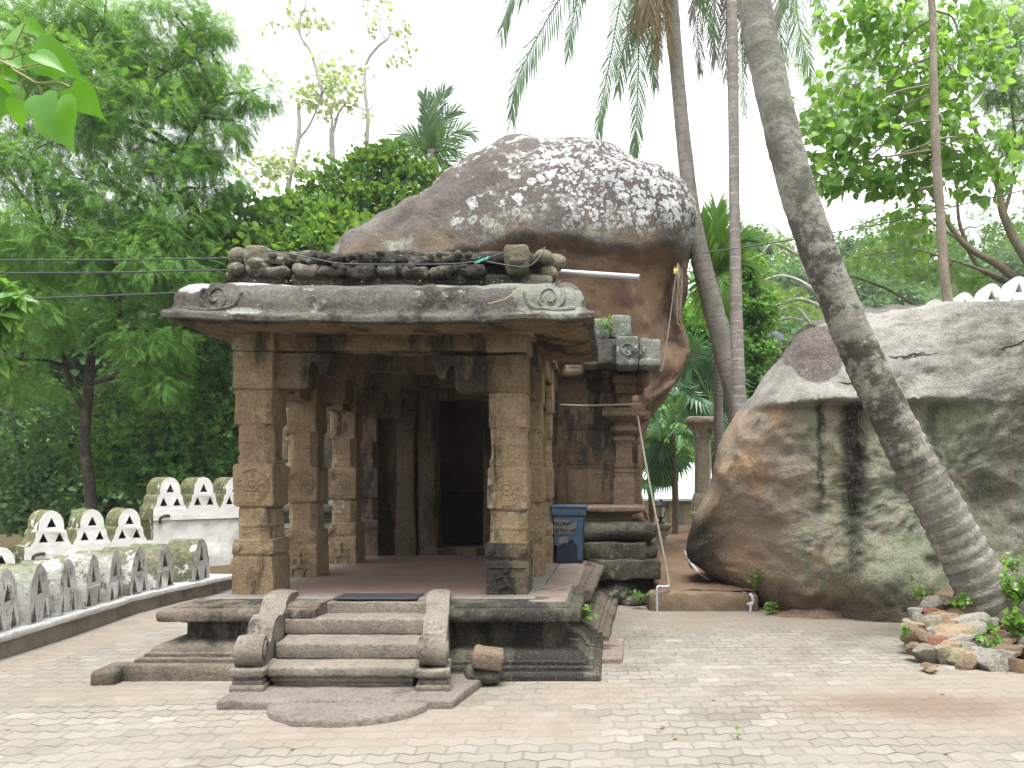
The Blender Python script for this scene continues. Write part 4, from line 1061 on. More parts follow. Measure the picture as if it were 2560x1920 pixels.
for k0, k1, zc, cent in ((-2.3, -.35, -.14, (-1.62, -1.08, -.62)), (-.34, 1.42, .385, (0, .54, 1.07)), (1.425, 4.4, .90, (1.69, 2.235, 2.78, 3.32, 3.86))):
    wallseg(k0, k1, -.6, zc, k0 > 1)
    for k in cent:
        q = fw(k); merlon(arch_far(), (q.x + Nn.x * .0, q.y + Nn.y * 0, zc + .08), T_, M_white, farw, .60, amp=.004)
mb = MB()
for k, z in ((-.24, .33), (1.52, .845)):
    q = fw(k) + Nn * .03; tube(mb, spline([(q.x, q.y, z - .10), (q.x, q.y, z - .01), (q.x + .05, q.y + .05, z + .03), (q.x + .11, q.y + .10, z + .03)], 5), .022, 8)
build('drain_spout', mb, plain('black_pipe', (.03, .03, .035), .5), farw)

M_bright = limewash('fresh_limewash', .05, .02, .85)
topw = empty('parapet_wall', P(2440, 757, 12.5), 'bright white parapet of rounded arches stepping up behind the top of the streaked boulder', 'wall')
for px, py, hw in ((2339, 747, .27), (2412, 730, .27), (2480, 708, .27), (2548, 690, .27), (2618, 672, .27), (2690, 655, .27)):
    q = P(px, py, 12.5); merlon(arch_far(), (q.x, 12.5, q.z - .55), (1, -.12), M_bright, topw, .4, amp=.004)
    mb = MB(); rbox(mb, (q.x - .25, 12.46, q.z - 2.6), (q.x + .22, 12.95, q.z - .545), .02, .3, .006); build('wall_body', mb, M_white, topw)

# ================================================================== pipes, cables, bin, rubble
def line(name, label, cat, pts, r, mat, n=6, group=None, sp=6):
    mb = MB(); tube(mb, spline(pts, sp), r, n); return tag(build(name, mb, mat), label, cat, group)
a, b = P(1372, 678, 6.95), P(1599, 693, 6.75)
mb = MB()
for rr, flip in ((.024, 1), (.020, -1)): pass
tube(mb, [a, a.lerp(b, .5), b], .0245, 14, False); tube(mb, [b, a.lerp(b, .5), a], -.0205, 14, False)
k = len(mb.v); 
tag(build('water_pipe', mb, M_pvc, smooth=60), 'straight grey-white plastic pipe jutting from the right end of the frieze', 'pipe')
line('cable', 'black cable from the left, highest of three, reaching the frieze corner', 'cable', [P(-500, 662, 6.7), P(0, 651, 6.7), P(300, 650, 6.68), P(592, 645, 6.66)], .0065, M_cable, group='cables running to the shrine roof')
line('cable', 'black cable from the left, between the two others, tied to the frieze corner', 'cable', [P(-500, 690, 6.7), P(0, 683, 6.7), P(300, 681, 6.66), P(606, 675, 6.62), P(640, 690, 6.46), P(655, 672, 6.43)], .0065, M_cable, group='cables running to the shrine roof')
line('cable', 'black cable from the left, lowest of three, ending on the eave corner', 'cable', [P(-500, 775, 6.3), P(0, 750, 6.3), P(300, 738, 6.28), P(470, 731, 6.26)], .0062, M_cable, group='cables running to the shrine roof')
line('cable', 'thin grey cable sagging along the front of the frieze', 'cable', [P(650, 627, 6.44), P(700, 630, 6.42), P(790, 648, 6.42), P(860, 659, 6.42), P(1000, 661, 6.42), P(1120, 660, 6.42), P(1195, 653, 6.42), P(1235, 640, 6.42), P(1268, 627, 6.42)], .005, M_cableg)
line('cable', 'short grey cable looping round the right carved head of the frieze', 'cable', [P(1205, 651, 6.42), P(1250, 660, 6.40), P(1290, 666, 6.38), P(1325, 664, 6.38), P(1350, 640, 6.42), P(1362, 618, 6.5)], .005, M_cableg)
mb = MB(); rn = random.Random(3)
for i in range(16):
    q = P(1190 + i * 2.0, 656 - i * .8, 6.415); a_ = rn.uniform(0, 6)
    tube(mb, [q + Vector((math.cos(a_ + k) * .012, math.sin(a_ + k) * .008, math.sin(a_ + k * 1.3) * .014)) for k in (0, 1, 2, 3, 4)], .003, 4)
tag(build('twine_knot', mb, M_green), 'green twine knot binding the grey cable on the frieze', 'twine')
line('power_cable', 'dark overhead cable passing behind the leaning palm trunk', 'cable', [P(1755, 632, 10.8), P(1860, 618, 10.8), P(1985, 598, 10.8), P(2200, 560, 10.8), P(2420, 508, 10.8), P(2800, 420, 10.8)], .008, M_cable, group='overhead cables on the right')
for k, (y0, y1) in enumerate(((880, 935), (893, 950), (975, 1015))):
    line('power_cable', ('grey cable above its twin, crossing the fan palm beside the thin palm trunks', 'grey cable just under its twin, crossing the fan palm beside the thin palm trunks', 'thin pale cable sloping to the top of the stone column')[k], 'cable', [P(1650, y0 - 20, 14), P(1735, y0, 14), P(1830, (y0 + y1) / 2 + 2, 14), P(1960, y1 + 10, 14)], .008, M_cableg, group='overhead cables on the right')
line('water_pipe', 'thin yellowed plastic pipe leaning down the right corner of the shrine', 'pipe', [P(1594, 1040, 9.6), P(1604, 1100, 9.5), P(1622, 1200, 9.3), P(1650, 1340, 9.1), P(1668, 1430, 9.0), P(1672, 1462, 8.95), P(1670, 1465, 8.9)], .013, M_pvcy, 8, sp=4)
line('water_pipe', 'thin yellowed plastic pipe lying level along the shrine wall above the pilaster', 'pipe', [P(1400, 1012, 9.68), P(1460, 1014, 9.66), P(1540, 1012, 9.64), P(1604, 1010, 9.62)], .012, M_pvcy, 8)
mb = MB(); tube(mb, spline([P(1672, 1466, 8.9), P(1655, 1467, 8.88), P(1648, 1466, 8.88), P(1643, 1470, 8.86), P(1642, 1490, 8.86), P(1643, 1532, 8.86)], 5), .016, 8)
tag(build('pipe_elbow', mb, M_pvc), 'white bent pipe end standing by the left side of the earth step', 'pipe')
line('hose', 'long white hose running down the dirt path beside the boulder foot', 'hose', [P(1702, 1366, 14.9), P(1712, 1380, 13.4), P(1726, 1405, 11.8), P(1750, 1435, 10.6), P(1785, 1458, 9.8), P(1830, 1472, 9.25), P(1862, 1484, 8.98)], .022, M_pvc, 8)
mb = MB(); q0 = P(1876, 1528, 8.84)
tube(mb, spline([q0 + Vector((0, 0, -.02)), q0 + Vector((.005, 0, .06)), q0 + Vector((.03, 0, .10)), q0 + Vector((.02, 0, .16)), q0 + Vector((.0, .03, .19))], 4), .019, 8); tube(mb, [q0 + Vector((-.035, 0, .075)), q0 + Vector((.03, 0, .10))], .016, 8)
tag(build('pipe_stub', mb, M_pvc), 'small white forked pipe stub at the right end of the earth step', 'pipe')
line('rope', 'grey rope hanging from a crack in the big boulder to the cornice stones', 'rope', [P(1694, 660, 11.4), P(1684, 730, 11.2), P(1672, 820, 10.9), P(1660, 900, 10.3), P(1652, 930, 10)], .009, M_cableg)
mb = MB(); rn = random.Random(8)
for k in range(9):
    x_ = 1692 + rn.uniform(-2, 12); e_ = rn.uniform(720, 830)
    tube(mb, spline([P(1694, 656, 11.35), P(x_ + 4, 690, 11.3), P(x_ + rn.uniform(-2, 14), e_ - 40, 11.25), P(x_ + rn.uniform(-2, 14), e_, 11.25)], 4), .0035, 4)
tag(build('frayed_rope', mb, M_rope), 'frayed tuft of pale strings hanging from the crack in the big boulder', 'rope')
mb = MB(); q0 = P(1689, 678, 11.1); rbox(mb, q0 - Vector((.03, .02, .05)), q0 + Vector((.03, .02, .03)), .008, .03, 0); tube(mb, [q0 + Vector((.022 * math.cos(a_), 0, .03 + .035 * math.sin(a_))) for a_ in [i * .35 for i in range(10)]], .006, 6)
tag(build('padlock', mb, M_brass), 'small brass padlock hanging beside the frayed strings on the boulder', 'padlock')
line('branch_twig', 'bare dry twig lying on the right end of the curved eave', 'twig', [P(1220, 760, 6.02), P(1262, 748, 6.0), P(1300, 722, 6.05)], .006, plain('dry_twig', (.3, .22, .15), .8))

# blue bin with a torn label
binr = empty('rubbish_bin', P(1424, 1400, 9.05), 'tall blue plastic bin with a torn white label at the back of the porch', 'bin')
bx, by, bz = P(1424, 1400, 9.05); bz = .533
M_bin = plain('faded_blue_plastic', (.06, .105, .175), .45, .45, 5, .4, dirt=(.05, .065, .085))
M_bin2 = plain('dark_blue_plastic', (.022, .032, .052), .5, .4, 9, .4)
mb = MB()
def bin_ring(z, hw, hd, r_, y=by):
    out = []
    for sx, sy, a0 in ((1, -1, -90), (1, 1, 0), (-1, 1, 90), (-1, -1, 180)):
        for k in range(5):
            a_ = R(a0 + 90 * k / 4); out.append((bx + sx * (hw - r_) + r_ * math.cos(a_), y + sy * (hd - r_) + r_ * math.sin(a_), bz + z))
    return out
rings_ = [bin_ring(0, .155, .145, .04), bin_ring(.02, .158, .148, .04), bin_ring(.30, .168, .158, .04), bin_ring(.555, .178, .168, .04)]
for r_ in rings_: mb.v += r_
m_ = len(rings_[0])
for i in range(3):
    for k in range(m_): mb.f.append((i * m_ + k, i * m_ + (k + 1) % m_, (i + 1) * m_ + (k + 1) % m_, (i + 1) * m_ + k))
mb.f.append(tuple(range(m_))[::-1]); mb.f.append(tuple(range(3 * m_, 4 * m_)))
for i in range(7):
    x_ = bx - .125 + i * .042; tube(mb, [(x_, by - .150, bz + .02), (x_, by - .158, bz + .25)], .008, 5)
body = build('bin_body', mb, M_bin2, binr, 45)
mb = MB(); rbox(mb, (bx - .195, by - .188, bz + .54), (bx + .195, by + .18, bz + .645), .02, .05, .002); rbox(mb, (bx - .205, by - .197, bz + .635), (bx + .205, by + .19, bz + .662), .008, .1, 0); rbox(mb, (bx + .19, by - .12, bz + .60), (bx + .235, by + .05, bz + .625), .006, .05, 0)
build('bin_rim', mb, M_bin, binr)
def panel(outline, y0, mat, name):
    mb = MB(); extrude_poly(mb, [outline], .004, (Vector((bx, by - y0, bz)), (1, 0, 0), (0, -.04, 1), (0, -1, -.04))); return build(name, mb, mat, binr, 0)
panel([(-.165, .215), (-.10, .20), (-.06, .245), (-.02, .225), (.0, .275), (.05, .272), (.075, .22), (.095, .215), (.10, .05), (.15, .03), (.168, .53), (-.17, .53)][::1], .1615, M_bin, 'faded_patch')
lab = [(-.168, .42), (-.168, .50), (.005, .50), (.02, .435), (.05, .47), (.085, .475), (.088, .345), (-.165, .345)]
M_label = plain('torn_white_label', (.17, .165, .155), .6, .3, 8)
panel(lab[::-1], .1665, M_label, 'label')
panel([(-.12, .29), (-.045, .315), (.005, .29), (-.01, .235), (-.05, .24), (-.085, .225), (-.12, .245)][::-1], .1668, M_label, 'label')
mb = MB()
def glyph(x, z, h, kind):
    """round-bodied letter shapes of the faded lettering"""
    w_ = h * .42
    arc = lambda cx, cz, r1, r2, a0, a1: [(cx + r1 * math.cos(R(a0 + (a1 - a0) * i / 12)), cz + r2 * math.sin(R(a0 + (a1 - a0) * i / 12))) for i in range(13)]
    s = {'ka': [arc(-.5 * w_, .5 * h, .42 * w_, .42 * h, 60, 330), arc(.4 * w_, .5 * h, .42 * w_, .42 * h, 200, -130)],
         'ra': [arc(0, .42 * h, .6 * w_, .42 * h, 120, 420), [(.0, .84 * h), (.3 * w_, 1.05 * h)]],
         'ya': [arc(-.3 * w_, .42 * h, .5 * w_, .42 * h, 100, 330), arc(.5 * w_, .42 * h, .4 * w_, .45 * h, 200, 420)],
         'a': [arc(-.2 * w_, .5 * h, .42 * w_, .36 * h, 60, 400), [(.35 * w_, .75 * h), (.35 * w_, -.1 * h)]],
         'pa': [arc(0, .45 * h, .62 * w_, .45 * h, 130, 400)],
         'da': [arc(0, .45 * h, .55 * w_, .42 * h, 150, 430), [(-.5 * w_, .6 * h), (-.1 * w_, .42 * h)]],
         'ma': [arc(0, .3 * h, .6 * w_, .32 * h, 0, 330), arc(0, .75 * h, .4 * w_, .25 * h, -60, 200)]}[kind]
    for l in s: tube(mb, [(bx + x + a, by - .1715 - .04 * (z + b), bz + z + b) for a, b in l], .0042, 4)
for i, kd in enumerate(('ka', 'ra', 'ya', None, 'a', 'pa', 'da')):
    if kd: glyph(-.148 + i * .0235, .44, .042, kd)
M_ink = plain('faded_black_ink', (.03, .03, .035), .7); build('lettering', mb, M_ink, body); mb = MB()
for i, kd in enumerate(('da', 'ma', None, 'ka', 'pa', 'da', None, 'pa', 'da', 'ra')):
    if kd: glyph(-.148 + i * .0245, .362, .044, kd)
build('lettering', mb, M_ink, body)

# rubble heap at the foot of the leaning palm
ROCKS = [(2333, 1508, 46, 34, 'w'), (2288, 1531, 28, 24, 'w'), (2299, 1548, 24, 26, 'g'), (2326, 1527, 28, 12, 'r'), (2349, 1529, 24, 9, 'r'), (2338, 1538, 44, 12, 'b'), (2325, 1551, 38, 18, 'g'), (2366, 1544, 42, 22, 't'),
         (2323, 1563, 28, 26, 'y'), (2284, 1567, 36, 22, 't'), (2268, 1557, 16, 16, 'g'), (2417, 1552, 66, 26, 'w'), (2358, 1562, 44, 12, 'b'), (2374, 1578, 72, 28, 't'), (2331, 1579, 24, 18, 'w'), (2300, 1577, 34, 12, 'b'),
         (2304, 1594, 72, 32, 'b'), (2338, 1603, 44, 16, 'r'), (2368, 1594, 40, 22, 't'), (2402, 1602, 48, 22, 'w'), (2378, 1614, 54, 18, 't'), (2419, 1616, 52, 18, 'w'), (2318, 1629, 48, 34, 'g'), (2360, 1634, 42, 36, 'y'), (2403, 1637, 54, 30, 'y'),
         (2424, 1654, 50, 44, 't'), (2490, 1655, 86, 56, 'w'), (2528, 1629, 86, 26, 'b'), (2550, 1668, 42, 36, 'b'), (2454, 1614, 28, 28, 'g'), (2433, 1576, 66, 30, 'g'), (2476, 1563, 44, 32, 'g'), (2516, 1561, 38, 12, 'r'), (2497, 1582, 20, 14, 'r'),
         (2524, 1591, 32, 16, 'w'), (2552, 1602, 34, 26, 'w'), (2512, 1604, 46, 18, 'b'), (2287, 1622, 26, 26, 'b'), (2319, 1663, 32, 9, 'b'), (2328, 1671, 20, 7, 't'), (2521, 1538, 34, 24, 'g'), (2358, 1502, 18, 20, 'g'), (2377, 1500, 20, 14, 't'), (2590, 1640, 60, 40, 'g'), (2595, 1600, 50, 30, 't')]
RM = {'w': stone('pale_rubble', (.36, .335, .29), (.28, .255, .215), dk=.2, green=.05, lich=.05, stain=False), 'g': stone('grey_rubble', (.31, .29, .235), (.23, .21, .17), dk=.15, green=.15, lich=.2, stain=False),
      'r': stone('brick_rubble', (.27, .125, .085), (.2, .095, .065), dk=.25, green=0, lich=.05, stain=False), 'b': stone('brown_rubble', (.27, .19, .125), (.2, .145, .10), dk=.15, green=.05, lich=.08, stain=False),
      't': stone('tan_rubble', (.38, .285, .19), (.29, .215, .145), dk=.1, green=.05, lich=.1, stain=False), 'y': stone('yellowish_rubble', (.36, .32, .21), (.27, .24, .16), dk=.1, green=.25, lich=.2, stain=False)}
RW = {'w': 'pale', 'g': 'grey', 'r': 'brick red', 'b': 'brown', 't': 'tan', 'y': 'yellowish'}
def rock(px, py, w_, h_, kd, i):
    rn = random.Random(i * 7 + 1); d = 6.12 + (1660 - py) * (1.2 / 150)
    q = P(px, py, d); hw = w_ * d / F / 1.8; hh = h_ * d / F / 1.7
    mb = MB(); hd = max(.05, min(.2, hw * rn.uniform(.6, 1)))
    ball(mb, (0, 0, 0), (1.0, 1.0, 1.0), 14, 9)
    # chop with random planes for broken faces
    pl = [(Vector((rn.gauss(0, 1), rn.gauss(0, 1), rn.gauss(0, 1))).normalized(), rn.uniform(.55, .8)) for _ in range(9)] + [(Vector((0, 0, 1)), .62), (Vector((0, -1, .3)).normalized(), .7)]
    ang = rn.uniform(-.25, .25); ca, sa = math.cos(ang), math.sin(ang)
    for j, v in enumerate(mb.v):
        v = Vector(v) * 1.15
        for n_, o_ in pl:
            e = v.dot(n_) - o_
            if e > 0: v -= n_ * e
        v = Vector((v.x * hw * 1.35, v.y * hd * 1.35, v.z * hh * 1.5))
        v = Vector((v.x * ca - v.z * sa, v.y, v.x * sa + v.z * ca))
        mb.v[j] = tuple(v + q + vn(v + q, 14) * .008)
    return build('rubble_stone', mb, RM[kd], smooth=28)
def wordpos(px, py):
    a = 'in the bottom row' if py > 1620 else ('in the middle rows' if py > 1570 else 'near the top')
    return a
_used = {}
for i, (px, py, w_, h_, kd) in enumerate(ROCKS):
    o = rock(px, py, w_, h_, kd, i)
    size = 'large' if w_ > 60 else ('small' if w_ < 30 else 'medium'); form = 'flat' if h_ < .42 * w_ else ('upright' if h_ > .9 * w_ else 'chunky')
    side = ('left edge' if px < 2300 else 'left part' if px < 2350 else 'middle' if px < 2420 else 'right part' if px < 2500 else 'right edge')
    lb = '%s %s %s stone %s of rubble, %s' % (size, form, RW[kd], wordpos(px, py), side)
    _used.setdefault(lb, []).append((o, px, py))
for lb, l in _used.items():
    for j, (o, px, py) in enumerate(sorted(l, key=lambda e: e[1])):
        tag(o, lb if len(l) == 1 else lb + (', left one' if j == 0 else ', right one'), 'stone', 'stones of the rubble heap')

# things beyond the gap between the boulders
colm = empty('stone_column', P(1757, 1365, 15), 'weathered stone column with flat capital beyond the gap between the boulders', 'column')
M_col = stone('weathered_column_stone', (.60, .54, .42), (.46, .41, .31), dk=.22, green=.15, lich=.35)
c = P(1757, 1365, 15)
mb = MB(); loft(mb, c.x, c.y, zfill([(.1, .19, .004), (.75, .19, .004), (.76, .20, .004), (.79, .20, .004), (.80, .24, .004), (.86, .24, .004), (.88, .20, .01), (1.02, .20, .03), (1.12, .19, .03), (1.2, .165, .03), (1.22, .15, .04), (2.28, .145, .04)], .08), 3, .008, 6, .004); build('shaft', mb, M_col, colm, 35)
mb = MB(); loft(mb, c.x, c.y, zfill([(2.28, .165, .03), (2.40, .18, .02), (2.52, .25, .02), (2.56, .27, .01)], .05), 3, .006); rbox(mb, (c.x - .32, c.y - .32, 2.55), (c.x + .32, c.y + .32, 2.68), .04, .08, .015); build('capital', mb, M_col, colm, 35)
lamp = empty('garden_lamp', P(1652, 1365, 14.6), 'black glass lantern on a short grey pillar beyond the dirt path', 'lamp')
c = P(1652, 1310, 14.6); zt = c.z
mb = MB(); loft(mb, c.x, c.y, zfill([(-.1, .10, .004), (zt - .22, .10, .004), (zt - .21, .12, .004), (zt - .12, .13, .004), (zt - .09, .17, .004), (zt - .05, .19, .004), (zt, .195, .004)], .1), 2, .004); build('pillar', mb, M_col, lamp, 35)
M_iron = plain('black_iron', (.02, .022, .028), .45)
def lring(z, r_, n_=6): return [(c.x + r_ * math.cos(2 * math.pi * (k + .5) / n_), c.y + r_ * math.sin(2 * math.pi * (k + .5) / n_), z) for k in range(n_)]
def lath(prof, n_=6):
    mb = MB()
    for z, r_ in prof: mb.v += lring(zt + z, r_, n_)
    for i in range(len(prof) - 1):
        for k in range(n_): mb.f.append((i * n_ + k, i * n_ + (k + 1) % n_, (i + 1) * n_ + (k + 1) % n_, (i + 1) * n_ + k))
    mb.f.append(tuple(range(n_))[::-1]); mb.f.append(tuple((len(prof) - 1) * n_ + k for k in range(n_))); return mb
mb = lath([(0, .09), (.03, .07), (.06, .035), (.09, .035), (.11, .06), (.13, .065)]); b_ = lath([(.33, .15), (.345, .15), (.40, .07), (.42, .03), (.45, .025), (.47, .0)]); mb.add(b_.v, b_.f)
for k in range(6):
    p0, p1 = Vector(lring(zt + .13, .068)[k]), Vector(lring(zt + .335, .132)[k]); tube(mb, [p0, p1], .008, 5)
build('lantern_frame', mb, M_iron, lamp, 30)
build('glass', lath([(.13, .06), (.335, .122)]), plain('milky_glass', (.55, .56, .5), .15, .1), lamp, 30)
bld = empty('house', (1.3, 20.5, 0), 'cream walled building with pale green roof beyond the garden lamp', 'building')
M_cream = plain('cream_wall', (.62, .58, .44), .85, .15, 3)
mb = MB(); rbox(mb, (-.3, 20.4, -.3), (1.35, 23, 1.0), .01, .5, 0); build('wall', mb, M_cream, bld)
t = NT('sandstone_block_wall'); br = t.n('ShaderNodeTexBrick'); mp = t.n('ShaderNodeMapping'); t.L(t.pos(), mp.inputs[0]); mp.inputs['Rotation'].default_value = (R(90), 0, 0); t.L(mp.outputs[0], br.inputs['Vector'])
br.inputs['Color1'].default_value = (.42, .34, .20, 1); br.inputs['Color2'].default_value = (.36, .29, .17, 1); br.inputs['Mortar'].default_value = (.28, .22, .14, 1); br.inputs['Scale'].default_value = 2.2; br.inputs['Mortar Size'].default_value = .012
M_blk = t.done(t.mix(t.ss(t.noise(6, 4, .7), .4, .7, 0, .4), br.outputs[0], (.28, .24, .16)), .9)
mb = MB(); rbox(mb, (1.36, 20.3, -.3), (2.7, 23, .93), .01, .5, 0); build('stone_panel', mb, M_blk, bld)
mb = MB(); rbox(mb, (1.62, 20.22, -.3), (1.70, 20.3, .93), .008, .5, 0); build('post', mb, plain('grey_post', (.18, .175, .19), .7), bld)
mb = MB(); mb.add([(-.9, 20.1, 1.0), (3.0, 20.1, .98), (3.0, 24, 2.0), (-.9, 24, 2.0), (-.9, 20.1, .94), (3.0, 20.1, .92), (3.0, 24, 1.94), (-.9, 24, 1.94)], [(0, 1, 2, 3), (7, 6, 5, 4), (0, 4, 5, 1), (1, 5, 6, 2), (2, 6, 7, 3), (3, 7, 4, 0)])
build('roof', mb, plain('pale_green_roofing', (.46, .60, .55), .5, .15, 4), bld)
tank = empty('water_tank', P(1925, 905, 24), 'black water tank on a white stand beyond the streaked boulder', 'water tank')
c = P(1926, 872, 24); mb = MB(); n_ = 20
pr = [(0, .36), (.02, .38), (.18, .38), (.2, .36), (.22, .38), (.40, .38), (.43, .36), (.50, .20), (.52, .20), (.55, .18)]
for z, r_ in pr: mb.v += [(c.x + r_ * math.cos(2 * math.pi * k / n_), c.y + r_ * math.sin(2 * math.pi * k / n_), c.z + z) for k in range(n_)]
for i in range(len(pr) - 1):
    for k in range(n_): mb.f.append((i * n_ + k, i * n_ + (k + 1) % n_, (i + 1) * n_ + (k + 1) % n_, (i + 1) * n_ + k))
mb.f.append(tuple((len(pr) - 1) * n_ + k for k in range(n_)))
build('tank', mb, plain('grey_tank', (.07, .08, .10), .4), tank, 35)
mb = MB(); rbox(mb, (c.x - .55, c.y - .5, c.z - .07), (c.x + .55, c.y + .5, c.z - .002), .01, .3, 0); build('platform', mb, M_white, tank)
for sx in (-.42, .42):
    mb = MB(); rbox(mb, (c.x + sx - .07, c.y - .3, -.1), (c.x + sx + .07, c.y + .3, c.z - .07), .01, .3, 0); build('leg', mb, M_white, tank)

# ================================================================== vegetation
rng = np.random.default_rng(7)
def unit(a): return a / np.maximum(np.linalg.norm(a, axis=-1, keepdims=True), 1e-9)
def tpl_leaf():            # simple pointed leaf folded along its rib
    V = np.array([(0, 0, 0), (.38, .5, .07), (1, 0, -.06), (.38, -.5, .07)]); return V, np.array([(0, 2, 1, 1), (0, 3, 2, 2)])[:, :3]
def tpl_round():           # blunt obovate leaf
    V = np.array([(0, 0, 0), (.45, .42, .08), (.82, .36, .05), (1, 0, -.05), (.82, -.36, .05), (.45, -.42, .08)])
    return V, np.array([(0, 3, 2), (0, 2, 1), (0, 4, 3), (0, 5, 4)])
def tpl_ovate():           # broad soft leaf, cupped along the rib, tip drooping
    prof = [(0, .02, 0), (.12, .30, .03), (.34, .44, .05), (.58, .40, .03), (.80, .23, -.04), (1, 0, -.15)]; V = []; T = []
    for u, w_, z in prof: V += [(u, w_, z + .22 * w_), (u, 0, z), (u, -w_, z + .22 * w_)]
    for i in range(len(prof) - 1):
        a = i * 3
        for k in (0, 1): T += [(a + k, a + k + 1, a + k + 4), (a + k, a + k + 4, a + k + 3)]
    return np.array(V), np.array(T)
def tpl_pinnate(n=8, w=.075, l=.26, droop=.18):      # feather: rib with paired leaflets
    V = []; T = []
    for i in range(n):
        u = .10 + .84 * i / (n - 1); L = l * (.65 + .7 * math.sin(math.pi * (.15 + .75 * i / (n - 1)))); dz = -droop * u * u
        for s in (-1, 1):
            b = len(V); c_, s_ = math.cos(R(62)), math.sin(R(62)) * s
            for a, q in ((0, 0), (.45, w * .5), (1, 0), (.45, -w * .5)):
                V.append((u + L * a * c_ - q * s_, L * a * s_ + q * c_, dz - .10 * a * L / l * .5))
            T += [(b, b + 2, b + 1), (b, b + 3, b + 2)]
    b = len(V); V += [(0, .006, 0), (1, 0, -droop), (0, -.006, 0)]; T.append((b, b + 1, b + 2))
    return np.array(V), np.array(T)
def tpl_cluster(k=5, sp=55, lw=.36):          # whorl of leaves at a twig end
    V0, T0 = tpl_leaf(); V = []; T = []
    r_ = np.random.default_rng(k)
    for i in range(k):
        az = 2 * math.pi * i / k + r_.uniform(-.3, .3); el = R(sp + r_.uniform(-15, 15))
        a = np.array([math.cos(el), math.sin(el) * math.cos(az), math.sin(el) * math.sin(az)])
        s = np.cross(a, [1, 0, 0]); s /= np.linalg.norm(s) + 1e-9; n = np.cross(a, s)
        q = V0 * np.array([1, lw, 1]) * r_.uniform(.75, 1.1)
        b = sum(len(x) for x in V); V.append(q[:, :1] * a + q[:, 1:2] * s + q[:, 2:3] * n); T.append(T0 + b)
    return np.concatenate(V), np.concatenate(T)
def instance(tpl, pos, axis, up, size, width=1.0):
    V, T = tpl; n = len(pos); k = len(V)
    a = unit(axis); s = unit(np.cross(up, a)); m = np.cross(a, s)
    size = np.broadcast_to(size, (n,))[:, None, None]
    W = pos[:, None, :] + size * (V[None, :, 0:1] * a[:, None, :] + width * V[None, :, 1:2] * s[:, None, :] + V[None, :, 2:3] * m[:, None, :])
    Fq = (T[None] + (np.arange(n) * k)[:, None, None]).reshape(-1, T.shape[1])
    return W.reshape(-1, 3), Fq
def lump_points(lumps, clump=.28, per=26):
    """leaf positions gathered in clumps inside ellipsoids (px, py, d, rx px, ry px, n leaves[, depth radius])"""
    Ps, Cs, Os = [], [], []
    for l in lumps:
        px, py, d, rx, ry, n = l[:6]; c = np.array(P(px, py, d)); rad = np.array([rx * d / F, (l[6] if len(l) > 6 else .75 * (rx + ry) / 2 * d / F), ry * d / F])
        m = max(1, int(n / per)); u = unit(rng.normal(size=(m, 3))) * (rng.random((m, 1)) ** .42)
        cc = c + u * rad
        cr = clump * rad.mean() * (.6 + .8 * rng.random((m, 1)))
        k = rng.integers(0, m, n)
        off = rng.normal(size=(n, 3)) * cr[k] * np.array([.62, .62, .45])
        Ps.append(cc[k] + off); Os.append(unit(off + u[k] * cr[k] * .8)); Cs.append(cc)
    return np.concatenate(Ps), np.concatenate(Os), np.concatenate(Cs)
def crown(name, lumps, tpl, size, mat, parent, clump=.28, per=26, droop=.35, out=.6, jit=.8, width=1.0, flat=.6):
    p, o, cc = lump_points(lumps, clump, per); n = len(p)
    ax = unit(o * out + rng.normal(size=(n, 3)) * jit * .6 + np.array([0, 0, -droop]))
    up = unit(rng.normal(size=(n, 3)) * (1 - flat) + np.array([0, -.25, 1.0]) * flat)
    V, T = instance(tpl, p, ax, up, size * (.7 + .6 * rng.random(n)), width)
    return npbuild(name, V, T, mat, parent), cc
def limbs(mb, nodes, targets, r0, r1, n=6, sag=.1, rnd=None):
    rnd = rnd or random.Random(5)
    for t_ in targets:
        t_ = Vector(t_); b = min(nodes, key=lambda q: (Vector(q) - t_).length + max(0, q[2] - t_.z) * 1.5); b = Vector(b); L = (t_ - b).length
        m1 = b.lerp(t_, .35) + Vector((rnd.uniform(-1, 1), rnd.uniform(-1, 1), rnd.uniform(.2, 1.2))) * L * sag; m2 = b.lerp(t_, .7) + Vector((rnd.uniform(-1, 1), rnd.uniform(-1, 1), rnd.uniform(-.2, 1))) * L * sag
        pts = spline([b, m1, m2, t_], 4); tube(mb, pts, [r0 + (r1 - r0) * i / (len(pts) - 1) for i in range(len(pts))], n)
def tree(name, label, trunks, lumps, tpl, size, lm, bm, group=None, cat='tree', limb_r=.05, twigs=0, crown_kw={}, base=None, nseg=9):
    b = trunks[0][0]; root = empty(name, base or P(*b[:3]), label, cat, group)
    mb = MB(); nodes = []
    for tr in trunks:
        w_ = [tuple(P(*q[:3])) + (q[3],) for q in tr]; sp = spline(w_, 6)
        tube(mb, [q[:3] for q in sp], [max(.004, q[3]) for q in sp], nseg); nodes += [tuple(q[:3]) for q in sp[2:]]
    cr, cc = crown('crown', lumps, tpl, size, lm, root, **crown_kw)
    if limb_r:
        limbs(mb, nodes, [P(*l[:3]) for l in lumps], limb_r, limb_r * .35)
        if twigs:
            hubs = [tuple(P(*l[:3])) for l in lumps] + nodes
            sel = [cc[i] for i in rng.choice(len(cc), min(twigs, len(cc)), replace=False)]
            limbs(mb, hubs, sel, limb_r * .28, limb_r * .08, 4)
    jitter(mb, .012, 3)
    build('trunk', mb, bm, root, 60)
    return root

